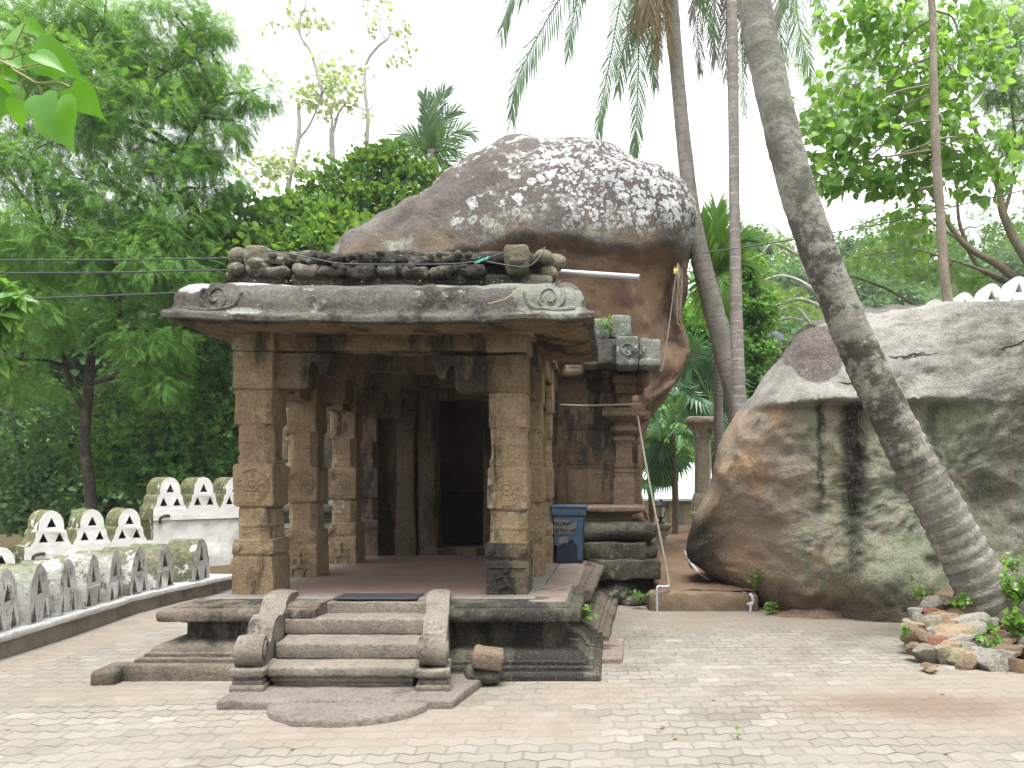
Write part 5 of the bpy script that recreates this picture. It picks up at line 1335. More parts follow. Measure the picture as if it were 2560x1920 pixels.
B_dark = bark_mat('dark_wet_bark', (.075, .06, .045), (.045, .038, .03), lich=.12)
B_pale = bark_mat('pale_grey_bark', (.5, .47, .45), (.38, .35, .33), lich=.1)
B_brown = bark_mat('brown_bark', (.21, .16, .115), (.14, .105, .075), lich=.25)
B_light = bark_mat('light_brown_bark', (.30, .255, .195), (.22, .185, .14), lich=.3)
L_feather = leaf_mat('feathery_leaf', [(0.077, 0.196, 0.039), (0.112, 0.266, 0.050), (0.154, 0.336, 0.067), (0.217, 0.420, 0.098)], .5, .5, .25, big=.9, brown=.006)
L_dark = leaf_mat('dark_glossy_leaf', [(0.068, 0.162, 0.047), (0.101, 0.230, 0.061), (0.142, 0.297, 0.074), (0.230, 0.432, 0.101)], .45, .45, .3)
L_round = leaf_mat('bright_round_leaf', [(.02, .07, .02), (.035, .11, .03), (.08, .20, .03), (.18, .33, .045), (.24, .38, .065)], .4, .3, .45, big=.8)
L_big = leaf_mat('big_soft_leaf', [(.10, .22, .045), (.14, .29, .055), (.18, .35, .07), (.23, .41, .11)], .6, .4, .35, brown=.004)
L_far = leaf_mat('distant_leaf', [(0.075, 0.150, 0.056), (0.112, 0.213, 0.075), (0.163, 0.288, 0.106)], .4, .6, .2, big=.15)
L_pale = leaf_mat('sparse_pale_leaf', [(.34, .37, .22), (.44, .46, .28), (.52, .51, .33)], .6, .5, .2)  # wash-out from sky glare is put into these pale leaf colours
L_yel = leaf_mat('yellow_green_leaf', [(.13, .22, .04), (.20, .30, .06), (.30, .34, .07)], .5, .5, .2)

OVA = tpl_ovate(); PIN = tpl_pinnate(9, .055, .17, .22); LEAF = tpl_leaf(); RND = tpl_round(); CL5 = tpl_cluster(6, 58, .42)
# --- big feathery tree on the left
tree('feathery_tree', 'big feathery leaved tree filling the upper left, behind the white parapet', 
     [[(228, 1330, 14.9, .11), (226, 1230, 14.9, .10), (212, 1100, 14.9, .09), (222, 960, 14.9, .085), (235, 860, 14.8, .07), (280, 760, 14.7, .07), (250, 640, 14.6, .05)],
      [(218, 1040, 14.9, .07), (175, 950, 14.9, .055), (150, 840, 14.9, .045), (140, 760, 14.8, .03)], [(235, 870, 14.8, .07), (300, 790, 14.5, .05), (250, 720, 14.3, .045), (120, 600, 14.3, .04)],
      [(240, 850, 14.8, .07), (330, 700, 14.9, .055), (400, 520, 14.9, .045), (480, 330, 14.9, .04), (540, 250, 14.9, .025)]],
     [(330, 130, 15.7, 230, 150, 1954), (120, 160, 15.7, 220, 170, 1954), (60, 60, 14.3, 200, 130, 1917), (260, 60, 14.5, 170, 120, 1583), (440, 40, 14.7, 130, 90, 933), (530, 130, 14.9, 75, 95, 549), (440, 190, 14.7, 130, 90, 933), (620, 235, 14.9, 105, 42, 549), (560, 300, 14.9, 90, 75, 500),
      (180, 230, 14.1, 210, 140, 2000), (380, 330, 14.5, 160, 110, 1416), (560, 420, 14.9, 85, 65, 500), (500, 470, 14.9, 90, 75, 633), (70, 400, 13.9, 170, 130, 1500), (290, 480, 14.3, 200, 120, 1834), (470, 570, 14.8, 110, 80, 833), (100, 590, 13.9, 190, 130, 1750), (330, 650, 14.3, 190, 110, 1667),
      (480, 700, 14.7, 80, 80, 583), (130, 760, 14.1, 170, 110, 1334), (370, 830, 14.4, 110, 100, 1000), (400, 950, 14.5, 70, 70, 433), (60, 900, 14.3, 120, 90, 700), (250, 330, 15.9, 240, 150, 1724), (480, 330, 15.9, 130, 110, 804), (350, 560, 15.7, 200, 130, 1265), (-120, 300, 14.3, 140, 300, 1167), (-120, 800, 14.3, 140, 250, 833)],
     PIN, .25, L_feather, B_dark, limb_r=.045, twigs=150, crown_kw=dict(clump=.24, per=30, droop=.45, out=.75, jit=.65, flat=.75), base=P(228, 1330, 14.9))
# --- darker broadleaved trees behind the parapet
tree('broadleaf_tree', 'dark glossy broadleaved tree between the feathery tree and the shrine', [[(455, 1300, 16.1, .16), (420, 1180, 16.1, .13), (470, 1000, 16.2, .10), (540, 850, 16.4, .08)], [(590, 1250, 16.4, .12), (560, 1080, 16.4, .09), (500, 950, 16.4, .07), (520, 800, 16.4, .05)]],
     [(520, 760, 16.4, 120, 110, 2200), (580, 900, 16.6, 110, 120, 2000), (460, 900, 16.2, 120, 110, 2000), (420, 1040, 16.0, 130, 110, 2100), (550, 1060, 16.6, 120, 120, 2000), (330, 1130, 16.2, 120, 100, 1500), (480, 1190, 16.5, 150, 80, 1500), (640, 1000, 16.8, 90, 220, 900), (760, 1000, 17.0, 110, 200, 900)],
     CL5, .105, L_dark, B_dark, limb_r=.04, twigs=40, crown_kw=dict(clump=.3, per=18, droop=.2))
tree('broadleaf_tree', 'grey green bushy tree low behind the left end of the white parapet', [[(60, 1330, 16.2, .10), (70, 1200, 16.2, .08), (40, 1080, 16.2, .05), (0, 990, 16.2, .03)], [(80, 1250, 16.2, .06), (160, 1130, 16.2, .04), (260, 1050, 16.2, .03)]],
     [(60, 1020, 16.2, 150, 90, 1200), (-60, 1150, 15.9, 140, 130, 1080), (120, 1140, 16.2, 130, 90, 1080), (60, 1250, 16.0, 120, 80, 1320), (260, 1090, 16.4, 90, 80, 1080), (300, 1000, 16.6, 80, 80, 960)],
     LEAF, .10, leaf_mat('grey_green_leaf', [(0.075, 0.150, 0.062), (0.112, 0.213, 0.094), (0.163, 0.288, 0.138)], .45, .5, .25), B_dark, limb_r=.03, twigs=30, crown_kw=dict(clump=.3, per=18), )
# --- round leaved trees against the big boulder
tree('round_leaf_tree', 'bright glossy round leaved tree just above the left end of the shrine roof', [[(700, 1150, 15.5, .15), (690, 900, 15.5, .12), (680, 720, 15.5, .09), (700, 600, 15.5, .05)]],
     [(540, 600, 15.6, 90, 60, 800), (640, 570, 15.7, 110, 60, 1000), (640, 650, 15.2, 130, 60, 1000), (760, 600, 15.5, 110, 60, 1000), (860, 610, 15.8, 100, 45, 700), (740, 530, 16, 90, 45, 600), (830, 560, 16, 90, 45, 600), (560, 690, 15.4, 110, 70, 600), (760, 690, 15.4, 110, 70, 500)],
     RND, .135, L_round, B_brown, limb_r=.04, twigs=25, crown_kw=dict(clump=.33, per=16, droop=-.35, out=.8, flat=.3), base=P(700, 1200, 15.5))
tree('round_leaf_tree', 'taller round leaved tree with dark inner leaves beside the boulder shoulder', [[(930, 1100, 17.5, .16), (925, 800, 17.5, .13), (930, 600, 17.5, .09), (950, 480, 17.5, .05)]],
     [(860, 460, 17.4, 85, 50, 700), (950, 420, 17.6, 85, 45, 700), (1020, 440, 17.8, 65, 55, 550), (880, 520, 17.2, 90, 55, 800), (970, 500, 17.4, 80, 60, 800), (1010, 560, 17.6, 60, 60, 400), (800, 480, 17.3, 50, 40, 260), (1080, 480, 17.8, 45, 60, 260), (980, 380, 17.8, 50, 25, 200)],
     RND, .125, leaf_mat('dark_round_leaf', [(.025, .075, .022), (.04, .115, .028), (.07, .17, .03), (.15, .28, .035)], .35, .3, .45, big=.8), B_brown, limb_r=.04, twigs=25, crown_kw=dict(clump=.33, per=16, droop=-.3, out=.8, flat=.3), base=P(930, 1200, 17.5))
# --- tall sparse trees against the sky
TS = 'tall sparse trees against the sky'
tree('sparse_tree', 'tallest sparse pale trunk, curving and forked, beside the feathery tree', [[(715, 640, 24, 0.081), (720, 480, 24, 0.074), (735, 400, 24, 0.068), (748, 330, 24, 0.068), (745, 260, 24, 0.050)], [(745, 350, 24, 0.043), (775, 310, 24, 0.037), (800, 255, 24, 0.022)], [(806, 230, 23.8, 0.056), (790, 170, 23.8, 0.053), (775, 125, 23.8, 0.050), (750, 85, 23.8, 0.043), (752, 40, 23.8, 0.037), (765, 10, 23.8, 0.025), (750, -30, 23.8, 0.019)], [(770, 118, 23.8, 0.019), (720, 85, 23.8, 0.012), (660, 55, 23.8, 0.006)], [(800, 255, 24, 0.043), (806, 230, 24, 0.056)]],
     [(760, 30, 23.8, 55, 45, 91), (800, 200, 24, 65, 60, 140), (780, 240, 24, 60, 40, 105), (700, 410, 24, 60, 45, 133), (760, 420, 24, 50, 40, 91), (640, 420, 24, 60, 40, 118), (670, 60, 23.8, 30, 20, 21)], LEAF, .17, L_pale, B_pale, limb_r=.014, twigs=40, group=TS, crown_kw=dict(clump=.5, per=7), base=P(715, 1200, 24), nseg=7)
tree('sparse_tree', 'short sparse trunk standing in the middle of the pale trees', [[(832, 640, 25, 0.093), (832, 440, 25, 0.093), (830, 350, 25, 0.087), (828, 320, 25, 0.062)], [(830, 340, 25, 0.050), (848, 280, 25, 0.037), (870, 255, 25, 0.025)], [(828, 330, 25, 0.037), (830, 290, 25, 0.031), (815, 250, 25, 0.025)]],
     [(830, 240, 25, 60, 50, 140), (870, 190, 25, 65, 50, 84), (900, 270, 25, 45, 35, 42), (840, 180, 25, 45, 40, 56)], LEAF, .17, L_pale, B_pale, limb_r=.014, twigs=40, group=TS, crown_kw=dict(clump=.5, per=7), base=P(832, 1200, 25), nseg=7)
tree('sparse_tree', 'slender bare trunk forking high up, rightmost of the pale sparse trees', [[(920, 620, 26, 0.081), (917, 380, 26, 0.074), (920, 300, 26, 0.068), (914, 240, 26, 0.062), (912, 180, 26, 0.056), (922, 145, 26, 0.050), (945, 115, 26, 0.043), (970, 95, 26, 0.031), (982, 60, 26, 0.015)], [(963, 100, 26, 0.025), (948, 60, 26, 0.019), (952, 10, 26, 0.012)], [(922, 275, 26, 0.019), (950, 245, 26, 0.012), (980, 205, 26, 0.006)], [(925, 140, 26, 0.019), (922, 105, 26, 0.012)]],
     [(940, 20, 26, 40, 32, 56), (1000, 75, 26, 35, 28, 42), (1005, 140, 26, 35, 22, 42), (930, 75, 26, 22, 18, 21), (975, 165, 26, 15, 15, 11)], LEAF, .16, L_pale, B_pale, limb_r=.01, twigs=25, group=TS, crown_kw=dict(clump=.5, per=6), base=P(920, 1200, 26), nseg=7)

# --- palms
def frond(Vs, Fs, base, d0, L, droop, nl=46, ll=.55, w_=.030, side=0, vdroop=.5, rach=.02, bend=None):
    """arching rib with two rows of hanging leaflets, all triangles"""
    base = Vector(base); d = Vector(d0).normalized(); pts = [base.copy()]; p = base.copy(); seg = 14
    for i in range(seg):
        d = (d + Vector((0, 0, -droop / seg * (1 + i / seg)))).normalized(); p = p + d * (L / seg); pts.append(p.copy())
    def add(v, f):
        b = len(Vs); Vs.extend([tuple(x) for x in v]); Fs.extend([tuple(i + b for i in q) for q in f])
    for i in range(seg):
        t = (pts[i + 1] - pts[i]).normalized(); s = t.cross(Vector((0, 0, 1)));
        if s.length < .1: s = t.cross(Vector((0, 1, 0)))
        s.normalize(); n_ = s.cross(t); r0, r1 = rach * (1 - .9 * i / seg), rach * (1 - .9 * (i + 1) / seg)
        q = [pts[i] + s * r0, pts[i] - s * r0, pts[i] + n_ * r0, pts[i + 1] + s * r1, pts[i + 1] - s * r1, pts[i + 1] + n_ * r1]
        add(q, [(0, 3, 1), (1, 3, 4), (0, 2, 3), (2, 5, 3), (1, 4, 2), (2, 4, 5)])
    rn = random.Random(int(abs(base.x * 91 + L * 37 + d0[0] * 53) * 10))
    for k in range(nl):
        u = .14 + .86 * k / nl; f = u * seg; i = min(int(f), seg - 1); c = pts[i].lerp(pts[i + 1], f - i); t = (pts[i + 1] - pts[i]).normalized()
        s = t.cross(Vector((0, 0, 1)))
        if s.length < .15: s = t.cross(Vector((.3, 1, 0)))
        s.normalize()
        l = ll * (.55 + .75 * math.sin(math.pi * min(1, .18 + u * .72))) * rn.uniform(.85, 1.1)
        for sg in (-1, 1):
            if rn.random() < .04: continue
            dr = (s * sg * (1 - .35 * u) + t * (.55 + .5 * u) + Vector((0, 0, -vdroop * rn.uniform(.5, 1.2)))).normalized()
            dr2 = (dr + Vector((0, 0, -vdroop * .9))).normalized(); wv = t * w_ * .5
            m = c + dr * l * .5; e = m + dr2 * l * .5
            add([c - wv * .6, c + wv * .6, m - wv, m + wv, e], [(0, 1, 3), (0, 3, 2), (2, 3, 4)])
def fan(Vs, Fs, base, d0, n_up, r_, n=26, spread=150, droop=.3):
    """palmate leaf: stiff segments fanned round the leaf stalk tip"""
    base = Vector(base); a = Vector(d0).normalized(); u = Vector(n_up); s = a.cross(u).normalized(); u = s.cross(a)
    rn = random.Random(int(abs(base.x * 71 + base.z * 37) * 10))
    for k in range(n):
        th = R(-spread + 2 * spread * k / (n - 1)); d = a * math.cos(th) + s * math.sin(th)
        l = r_ * (.72 + .28 * math.cos(th * .6)) * rn.uniform(.9, 1.06); side = u.cross(d).normalized(); wd = l * math.sin(R(spread) / n) * 1.1
        b = len(Vs); m = base + d * l * .55 + u * .02 * l; e = m + (d + Vector((0, 0, -droop * rn.uniform(.6, 1.5))) - u * .1).normalized() * l * .45
        for q in (base, m + side * wd * .6, m - side * wd * .6 , m + u * .03 * l, e): Vs.append(tuple(q))
        Fs += [(b, b + 1, b + 3), (b, b + 3, b + 2), (b + 1, b + 4, b + 3), (b + 3, b + 4, b + 2)]
def trunk_mesh(name, pts, mat, parent, n=18, amp=.012, step=10, swell=.0, per=None):
    """palm trunk with leaf-scar steps; 'along' runs 0..1 up the trunk for the rings"""
    sp = spline([tuple(P(*q[:3])) + (q[3],) for q in pts], step); mb = MB()
    L = [0.]
    for a, b in zip(sp, sp[1:]): L.append(L[-1] + float(np.linalg.norm(b[:3] - a[:3])))
    if per:
        rs = [q[3] for q in sp]; xs = [tuple(q[:3]) for q in sp]; m = int(L[-1] / per * 5)
        pts2, rad = [], []
        for i in range(m + 1):
            l = L[-1] * i / m; k = max(0, min(len(L) - 2, int(np.searchsorted(L, l)) - 1)); f = (l - L[k]) / max(1e-6, L[k + 1] - L[k])
            pts2.append(tuple(np.array(xs[k]) * (1 - f) + np.array(xs[k + 1]) * f)); ph = (l / per + .35 * noise.noise(Vector((l * 1.3, 0, 3)))) % 1
            rad.append((rs[k] * (1 - f) + rs[k + 1] * f) * (1 + swell * (1 - .8 * min(1, 2.2 * l / L[-1])) * (ph - .5)))
        sp, Lr = list(zip(pts2, rad)), [L[-1] * i / m for i in range(m + 1)]
        tube(mb, [q[0] for q in sp], [q[1] for q in sp], n)
    else:
        Lr = L; tube(mb, [q[:3] for q in sp], [q[3] for q in sp], n)
    jitter(mb, amp, 4, 0, amp * .5, 14)
    o = build(name, mb, mat, parent, 60)
    at = o.data.attributes.new('along', 'FLOAT', 'POINT'); v = []
    for l in Lr: v += [l / Lr[-1]] * n
    at.data.foreach_set('value', v); return o
def tri_obj(name, Vs, Fs, mat, parent): return npbuild(name, np.array(Vs), np.array(Fs), mat, parent)
L_palm = leaf_mat('coconut_frond', [(.035, .08, .042), (.05, .11, .052), (.075, .145, .065), (.10, .18, .055)], .3, .4, .4)
L_palmd = leaf_mat('dead_frond', [(.15, .10, .06), (.22, .155, .10), (.30, .22, .15)], .25, .7, .15)
L_palmk = leaf_mat('dark_dead_frond', [(.05, .042, .045), (.075, .06, .058), (.10, .08, .07)], .2, .7, .15)
L_palmb = leaf_mat('bright_palm_leaf', [(.08, .20, .04), (.12, .27, .05), (.17, .33, .07)], .5, .35, .4)
L_fan = leaf_mat('fan_palm_leaf', [(.025, .085, .04), (.04, .12, .055), (.06, .16, .07), (.10, .22, .08)], .3, .35, .45)
PG = bark_mat('leaning_palm_bark', (.31, .29, .255), (.21, .19, .16), rings=78, lich=.55, moss=.85)
PG2 = bark_mat('ringed_palm_bark', (.40, .36, .33), (.29, .255, .23), rings=70, lich=.1, ringc=(.52, .48, .44))
PG3 = bark_mat('grey_palm_bark', (.38, .345, .315), (.27, .24, .215), rings=60, lich=.1, ringc=(.12, .095, .085))
def dvec(p0, p1): return Vector(p1) - Vector(p0)

pc = empty('coconut_palm', P(2490, 1530, 7.35), 'large grey coconut palm trunk leaning left in front of the streaked boulder', 'palm tree')
trunk_mesh('trunk', [(2535, 1600, 7.35, .42), (2480, 1512, 7.35, .29), (2425, 1410, 7.35, .235), (2345, 1262, 7.35, .215), (2262, 1110, 7.35, .195), (2180, 945, 7.35, .182), (2103, 770, 7.35, .176), (2036, 600, 7.35, .172), (1980, 430, 7.35, .168), (1936, 250, 7.35, .163), (1903, 100, 7.35, .158), (1880, -30, 7.35, .154), (1850, -300, 7.35, .145), (1830, -560, 7.35, .14)], PG, pc, 26, .012, 8, .11, .125)
Vs, Fs = [], []; c0 = P(1828, -560, 7.35)
for tgt, L_, dr in (((1700, -700), 2.4, 1.2), ((2000, -1000), 2.4, .8), ((1600, -800), 2.4, .8), ((1850, -1100), 2.4, .6)):
    frond(Vs, Fs, c0, dvec(c0, P(tgt[0], tgt[1] - 500, 7.6)), L_, dr, 60, .62, .035, vdroop=.7)
tri_obj('frond_crown', Vs, Fs, L_palm, pc)
pb = empty('slender_palm', P(1850, 1366, 12.2), 'thin straight palm trunk with close rings, between two other palm trunks', 'palm tree')
trunk_mesh('trunk', [(1852, 1300, 12.2, .125), (1848, 1010, 12.2, .108), (1840, 760, 12.2, .098), (1836, 500, 12.2, .085), (1834, 300, 12.2, .083), (1832, 120, 12.2, .085), (1829, -60, 12.2, .08), (1826, -300, 12.2, .075)], PG2, pb, 16, .004, 8, .05, .12)
Vs, Fs = [], []; c0 = P(1826, -300, 12.2)
for k in range(9): frond(Vs, Fs, c0, (math.cos(k * .7), math.sin(k * .7) * .8, .8), 2.4, 1.6, 40, .5, .04)
tri_obj('frond_crown', Vs, Fs, L_palm, pb)
pa = empty('coconut_palm', P(1850, 1366, 13), 'grey curved coconut palm behind the big boulder with drooping fronds and brown dead ones', 'palm tree')
trunk_mesh('trunk', [(1866, 1330, 13, .22), (1850, 1060, 13, .19), (1822, 920, 13, .18), (1786, 780, 13, .17), (1752, 650, 13, .165), (1728, 520, 13, .14), (1712, 380, 13, .125), (1700, 260, 13, .12), (1690, 150, 13, .12), (1678, 20, 13, .13), (1672, -40, 13, .14)], PG3, pa, 16, .006, 8, .05, .15)
def hang(Vs, Fs, pts, ll, nl, w_=.052, vd=.6, rach=.02, dq=13.):
    """frond laid along a given sagging curve"""
    sp = [Vector(q) for q in spline([P(*q) for q in pts], 5)]; L_ = sum((b - a).length for a, b in zip(sp, sp[1:])); m = len(sp) - 1
    rn = random.Random(int(abs(pts[0][0] * 3 + pts[-1][1])))
    def add(v, f):
        b = len(Vs); Vs.extend([tuple(x) for x in v]); Fs.extend([tuple(i + b for i in q) for q in f])
    for i in range(m):
        t = (sp[i + 1] - sp[i]).normalized(); s = t.cross(Vector((.2, 1, .1))).normalized(); n_ = s.cross(t); r0, r1 = rach * (1 - .85 * i / m), rach * (1 - .85 * (i + 1) / m)
        add([sp[i] + s * r0, sp[i] - s * r0, sp[i] - n_ * r0, sp[i + 1] + s * r1, sp[i + 1] - s * r1, sp[i + 1] - n_ * r1], [(0, 3, 1), (1, 3, 4), (0, 2, 3), (2, 5, 3), (1, 4, 2), (2, 4, 5)])
    nl = int(nl * 1.25)
    for k in range(nl):
        u = .06 + .94 * k / nl; f = u * m; i = min(int(f), m - 1); c = sp[i].lerp(sp[i + 1], f - i); t = (sp[i + 1] - sp[i]).normalized(); s = t.cross(Vector((.15, 1, .05))).normalized()
        l = ll * (.5 + .7 * math.sin(math.pi * min(1, .22 + u * .68))) * rn.uniform(.8, 1.12)
        for sg in (-1, 1):
            if rn.random() < .05: continue
            dr = (s * sg * (.75 - .35 * u) + t * (.6 + .6 * u) + Vector((0, rn.uniform(-.35, .35), -vd * rn.uniform(.3, 1)))).normalized(); dr2 = (dr + Vector((0, 0, -vd * .8))).normalized(); wv = t.cross(Vector((0, 1, 0))).cross(dr)
            wv = (t * w_ * .5); mm = c + dr * l * .5; e = mm + dr2 * l * .5
            add([c - wv * .6, c + wv * .6, mm - wv, mm + wv, e], [(0, 1, 3), (0, 3, 2), (2, 3, 4)])
Vs, Fs = [], []
for pts, ll, nl in (([(1672, -40, 13), (1540, -120, 12.6), (1440, -60, 12.2), (1345, 90, 12), (1290, 210, 11.9), (1279, 300, 11.9)], .55, 70), ([(1672, -40, 13), (1600, -110, 12.4), (1555, -10, 12), (1525, 150, 11.9), (1500, 280, 11.9), (1494, 370, 11.9)], .42, 62),
                    ([(1672, -40, 13), (1620, -60, 12.5), (1600, 60, 12.3), (1595, 200, 12.2), (1590, 330, 12.2), (1582, 390, 12.2)], .5, 64), ([(1672, -40, 13), (1560, -180, 13), (1420, -130, 13), (1290, -20, 13), (1250, 90, 13)], .6, 60),
                    ([(1672, -40, 13), (1560, -140, 13.6), (1470, -80, 13.8), (1430, 60, 13.9), (1420, 150, 13.9)], .5, 50), ([(1672, -40, 13), (1640, 0, 13.2), (1630, 120, 13.3), (1640, 220, 13.3)], .45, 44), ([(1672, -40, 13), (1720, -90, 13.4), (1760, -20, 13.6), (1790, 100, 13.7)], .5, 40),
                    ([(1672, -40, 13), (1600, 20, 12.7), (1560, 120, 12.6), (1545, 230, 12.6)], .5, 46), ([(1672, -40, 13), (1600, -220, 12.8), (1480, -300, 12.6), (1330, -220, 12.4)], .6, 50), ([(1672, -40, 13), (1720, -220, 13), (1800, -250, 13), (1900, -160, 13)], .6, 40)):
    hang(Vs, Fs, pts, ll, nl)
tri_obj('frond_crown', Vs, Fs, L_palm, pa)
Vs, Fs = [], []
for pts, ll, nl in (([(1672, -40, 12.9), (1640, -20, 12.5), (1640, 60, 12.4), (1650, 150, 12.4)], .5, 40), ([(1672, -40, 12.9), (1610, -70, 12.4), (1590, -10, 12.2), (1584, 60, 12.2)], .7, 40), ([(1672, -40, 12.9), (1630, -80, 12.3), (1620, -20, 12.1), (1622, 50, 12.1)], .7, 40), ([(1672, -40, 12.9), (1665, -20, 12.6), (1672, 60, 12.5), (1682, 130, 12.5)], .35, 36)):
    hang(Vs, Fs, pts, ll, nl, .05, 1.0)
tri_obj('dead_frond', Vs, Fs, L_palmd, pa)
pk = empty('coconut_palm', P(1815, 1366, 16), 'palm crown of dark withered hanging fronds behind the thin straight trunk', 'palm tree')
trunk_mesh('trunk', [(1836, 1366, 16, .13), (1836, 700, 16, .11), (1832, 300, 16, .10), (1826, 20, 16, .10), (1822, -90, 16, .11)], PG3, pk, 10, .006, 6)
Vs, Fs = [], []
for pts, ll, nl in (([(1822, -90, 16), (1780, -60, 15.8), (1745, 40, 15.7), (1748, 130, 15.7), (1752, 185, 15.7)], .45, 34), ([(1822, -90, 16), (1795, -60, 15.6), (1785, 60, 15.5), (1790, 150, 15.5)], .7, 44), ([(1822, -90, 16), (1850, -60, 15.6), (1865, 60, 15.5), (1868, 160, 15.5)], .6, 44),
                    ([(1822, -90, 16), (1825, -40, 15.4), (1815, 80, 15.3), (1815, 200, 15.3)], .6, 44), ([(1822, -90, 16), (1770, -80, 16), (1735, -20, 16), (1730, 50, 16)], .5, 34)):
    hang(Vs, Fs, pts, ll, nl, .06, .9)
tri_obj('dead_frond', Vs, Fs, L_palmk, pk)
Vs, Fs = [], []
for pts, ll, nl in (([(1822, -90, 16), (1850, -20, 16.2), (1856, 160, 16.2), (1862, 290, 16.2)], .4, 40), ([(1822, -90, 16), (1900, -160, 16), (1960, -80, 16), (1990, 40, 16)], .6, 44)):
    hang(Vs, Fs, pts, ll, nl)
tri_obj('frond_crown', Vs, Fs, L_palm, pk)
# the frond hanging right of the leaning trunk
pq = empty('coconut_palm', P(2330, 1320, 18), 'coconut palm far behind the large leaved tree, fronds hanging right of the leaning trunk', 'palm tree')
trunk_mesh('trunk', [(2330, 1320, 18, .17), (2262, 1110, 18, .16), (2180, 945, 18, .15), (2103, 770, 18, .14), (2036, 600, 18, .14), (1980, 430, 18, .13), (1938, 250, 18, .13), (1925, 100, 18, .13), (2000, -90, 18, .13)], PG3, pq, 10, .006, 6)
Vs, Fs = [], []
for pts, ll, nl in (([(2000, -90, 18), (1960, -60, 17), (1950, 60, 16.7), (1960, 150, 16.7)], .8, 50), ([(2000, -90, 18), (1990, 0, 17), (2005, 100, 16.8), (2030, 190, 16.8)], .75, 54), ([(2000, -90, 18), (2040, -60, 17.5), (2050, 20, 17.4), (2045, 70, 17.4)], .7, 40), ([(2000, -90, 18), (1920, -150, 17.5), (1850, -60, 17.4), (1830, 60, 17.4)], .7, 40), ([(2000, -90, 18), (2100, -170, 18), (2180, -100, 18), (2210, 0, 18)], .7, 40)):
    hang(Vs, Fs, pts, ll, nl, .05, .7)
tri_obj('frond_crown', Vs, Fs, L_palm, pq)

ps = empty('young_palm', P(1085, 1200, 19), 'small coconut palm with upright fronds between sparse trees and the big boulder', 'palm tree')
trunk_mesh('trunk', [(1090, 900, 19, .15), (1090, 600, 19, .15), (1082, 420, 19, .15), (1076, 380, 19, .17)], PG3, ps, 12, .02, 8, .1, .2)
Vs, Fs = [], []
for pts, ll, nl in (([(1076, 385, 19), (1070, 330, 18.9), (1068, 270, 18.8), (1060, 235, 18.8)], .42, 44), ([(1076, 385, 19), (1082, 320, 19), (1095, 260, 19.1), (1112, 225, 19.1)], .45, 46), ([(1076, 385, 19), (1095, 330, 19.2), (1120, 290, 19.3), (1142, 275, 19.3)], .4, 40), ([(1076, 385, 19), (1110, 350, 18.8), (1150, 325, 18.7), (1175, 330, 18.7)], .5, 46),
                    ([(1076, 385, 19), (1110, 375, 18.6), (1140, 375, 18.5), (1160, 400, 18.5)], .45, 36), ([(1076, 385, 19), (1050, 350, 18.9), (1010, 335, 18.8), (985, 360, 18.8)], .42, 44), ([(1076, 385, 19), (1050, 370, 18.7), (1020, 375, 18.6), (995, 420, 18.6)], .4, 36), ([(1076, 385, 19), (1072, 340, 19.3), (1085, 280, 19.4), (1088, 250, 19.4)], .4, 36), ([(1076, 385, 19), (1100, 395, 18.8), (1130, 420, 18.8), (1140, 470, 18.8)], .4, 30)):
    hang(Vs, Fs, pts, ll, nl, .05, .12)
tri_obj('frond_crown', Vs, Fs, L_palm, ps)
ar = empty('areca_palm', P(1790, 1366, 14.2), 'bright green feather palm rising beside the right edge of the big boulder', 'palm tree')
trunk_mesh('trunk', [(1795, 1366, 14.2, .10), (1796, 900, 14.2, .085), (1797, 690, 14.2, .08)], PG2, ar, 10, .004, 6)
Vs, Fs = [], []
for pts, ll, nl in (([(1797, 690, 14.2), (1790, 630, 14), (1788, 570, 13.9), (1791, 520, 13.9)], .48, 34), ([(1797, 690, 14.2), (1770, 640, 13.9), (1755, 590, 13.8), (1750, 545, 13.8)], .42, 30), ([(1797, 690, 14.2), (1815, 640, 14), (1840, 600, 13.9), (1880, 590, 13.8)], .42, 32), ([(1797, 690, 14.2), (1820, 660, 14.1), (1860, 650, 14), (1900, 680, 14)], .42, 32),
                    ([(1797, 690, 14.2), (1805, 690, 13.7), (1812, 740, 13.5), (1816, 790, 13.5)], .35, 36), ([(1797, 690, 14.2), (1770, 690, 14), (1755, 730, 14), (1750, 790, 14)], .4, 30)):
    hang(Vs, Fs, pts, ll, nl, .075, .1)
tri_obj('frond_crown', Vs, Fs, L_palmb, ar)
def fanpalm(label, base, crown_px, leaves, r_, seed):
    root = empty('fan_palm', P(*base), label, 'palm tree', None); c = P(*crown_px); rn = random.Random(seed)
    mb = MB(); tube(mb, spline([P(*base), P((base[0] + crown_px[0]) / 2 + 4, (base[1] + crown_px[1]) / 2, base[2]), c], 5), .07, 8); build('trunk', mb, B_brown, root)
    Vs, Fs = [], []; mb = MB()
    for px, py in leaves:
        e = P(px, py, base[2] + rn.uniform(-.5, .3)); tube(mb, spline([c, c.lerp(e, .5) + Vector((0, 0, .12)), e], 4), .012, 5)
        d = (e - c).normalized() + Vector((rn.uniform(-.2, .2), -.25, -.15)); fan(Vs, Fs, e, d, Vector((rn.uniform(-.4, .4), -1, .55)), r_ * rn.uniform(.8, 1.15), 30, 140, .5)
    tri_obj('fan_leaves', Vs, Fs, L_fan, root); build('leaf_stalks', mb, plain('leaf_stalk', (.12, .2, .06), .5), root)
fanpalm('dark green fan palm filling the gap left of the stone column', (1688, 1366, 16.6), (1680, 1090, 16.6), [(1640, 1050), (1655, 1110), (1690, 1030), (1715, 1000), (1650, 1150), (1690, 1140), (1700, 1080), (1720, 1060), (1640, 1000), (1660, 1185), (1625, 1100)], .58, 3)
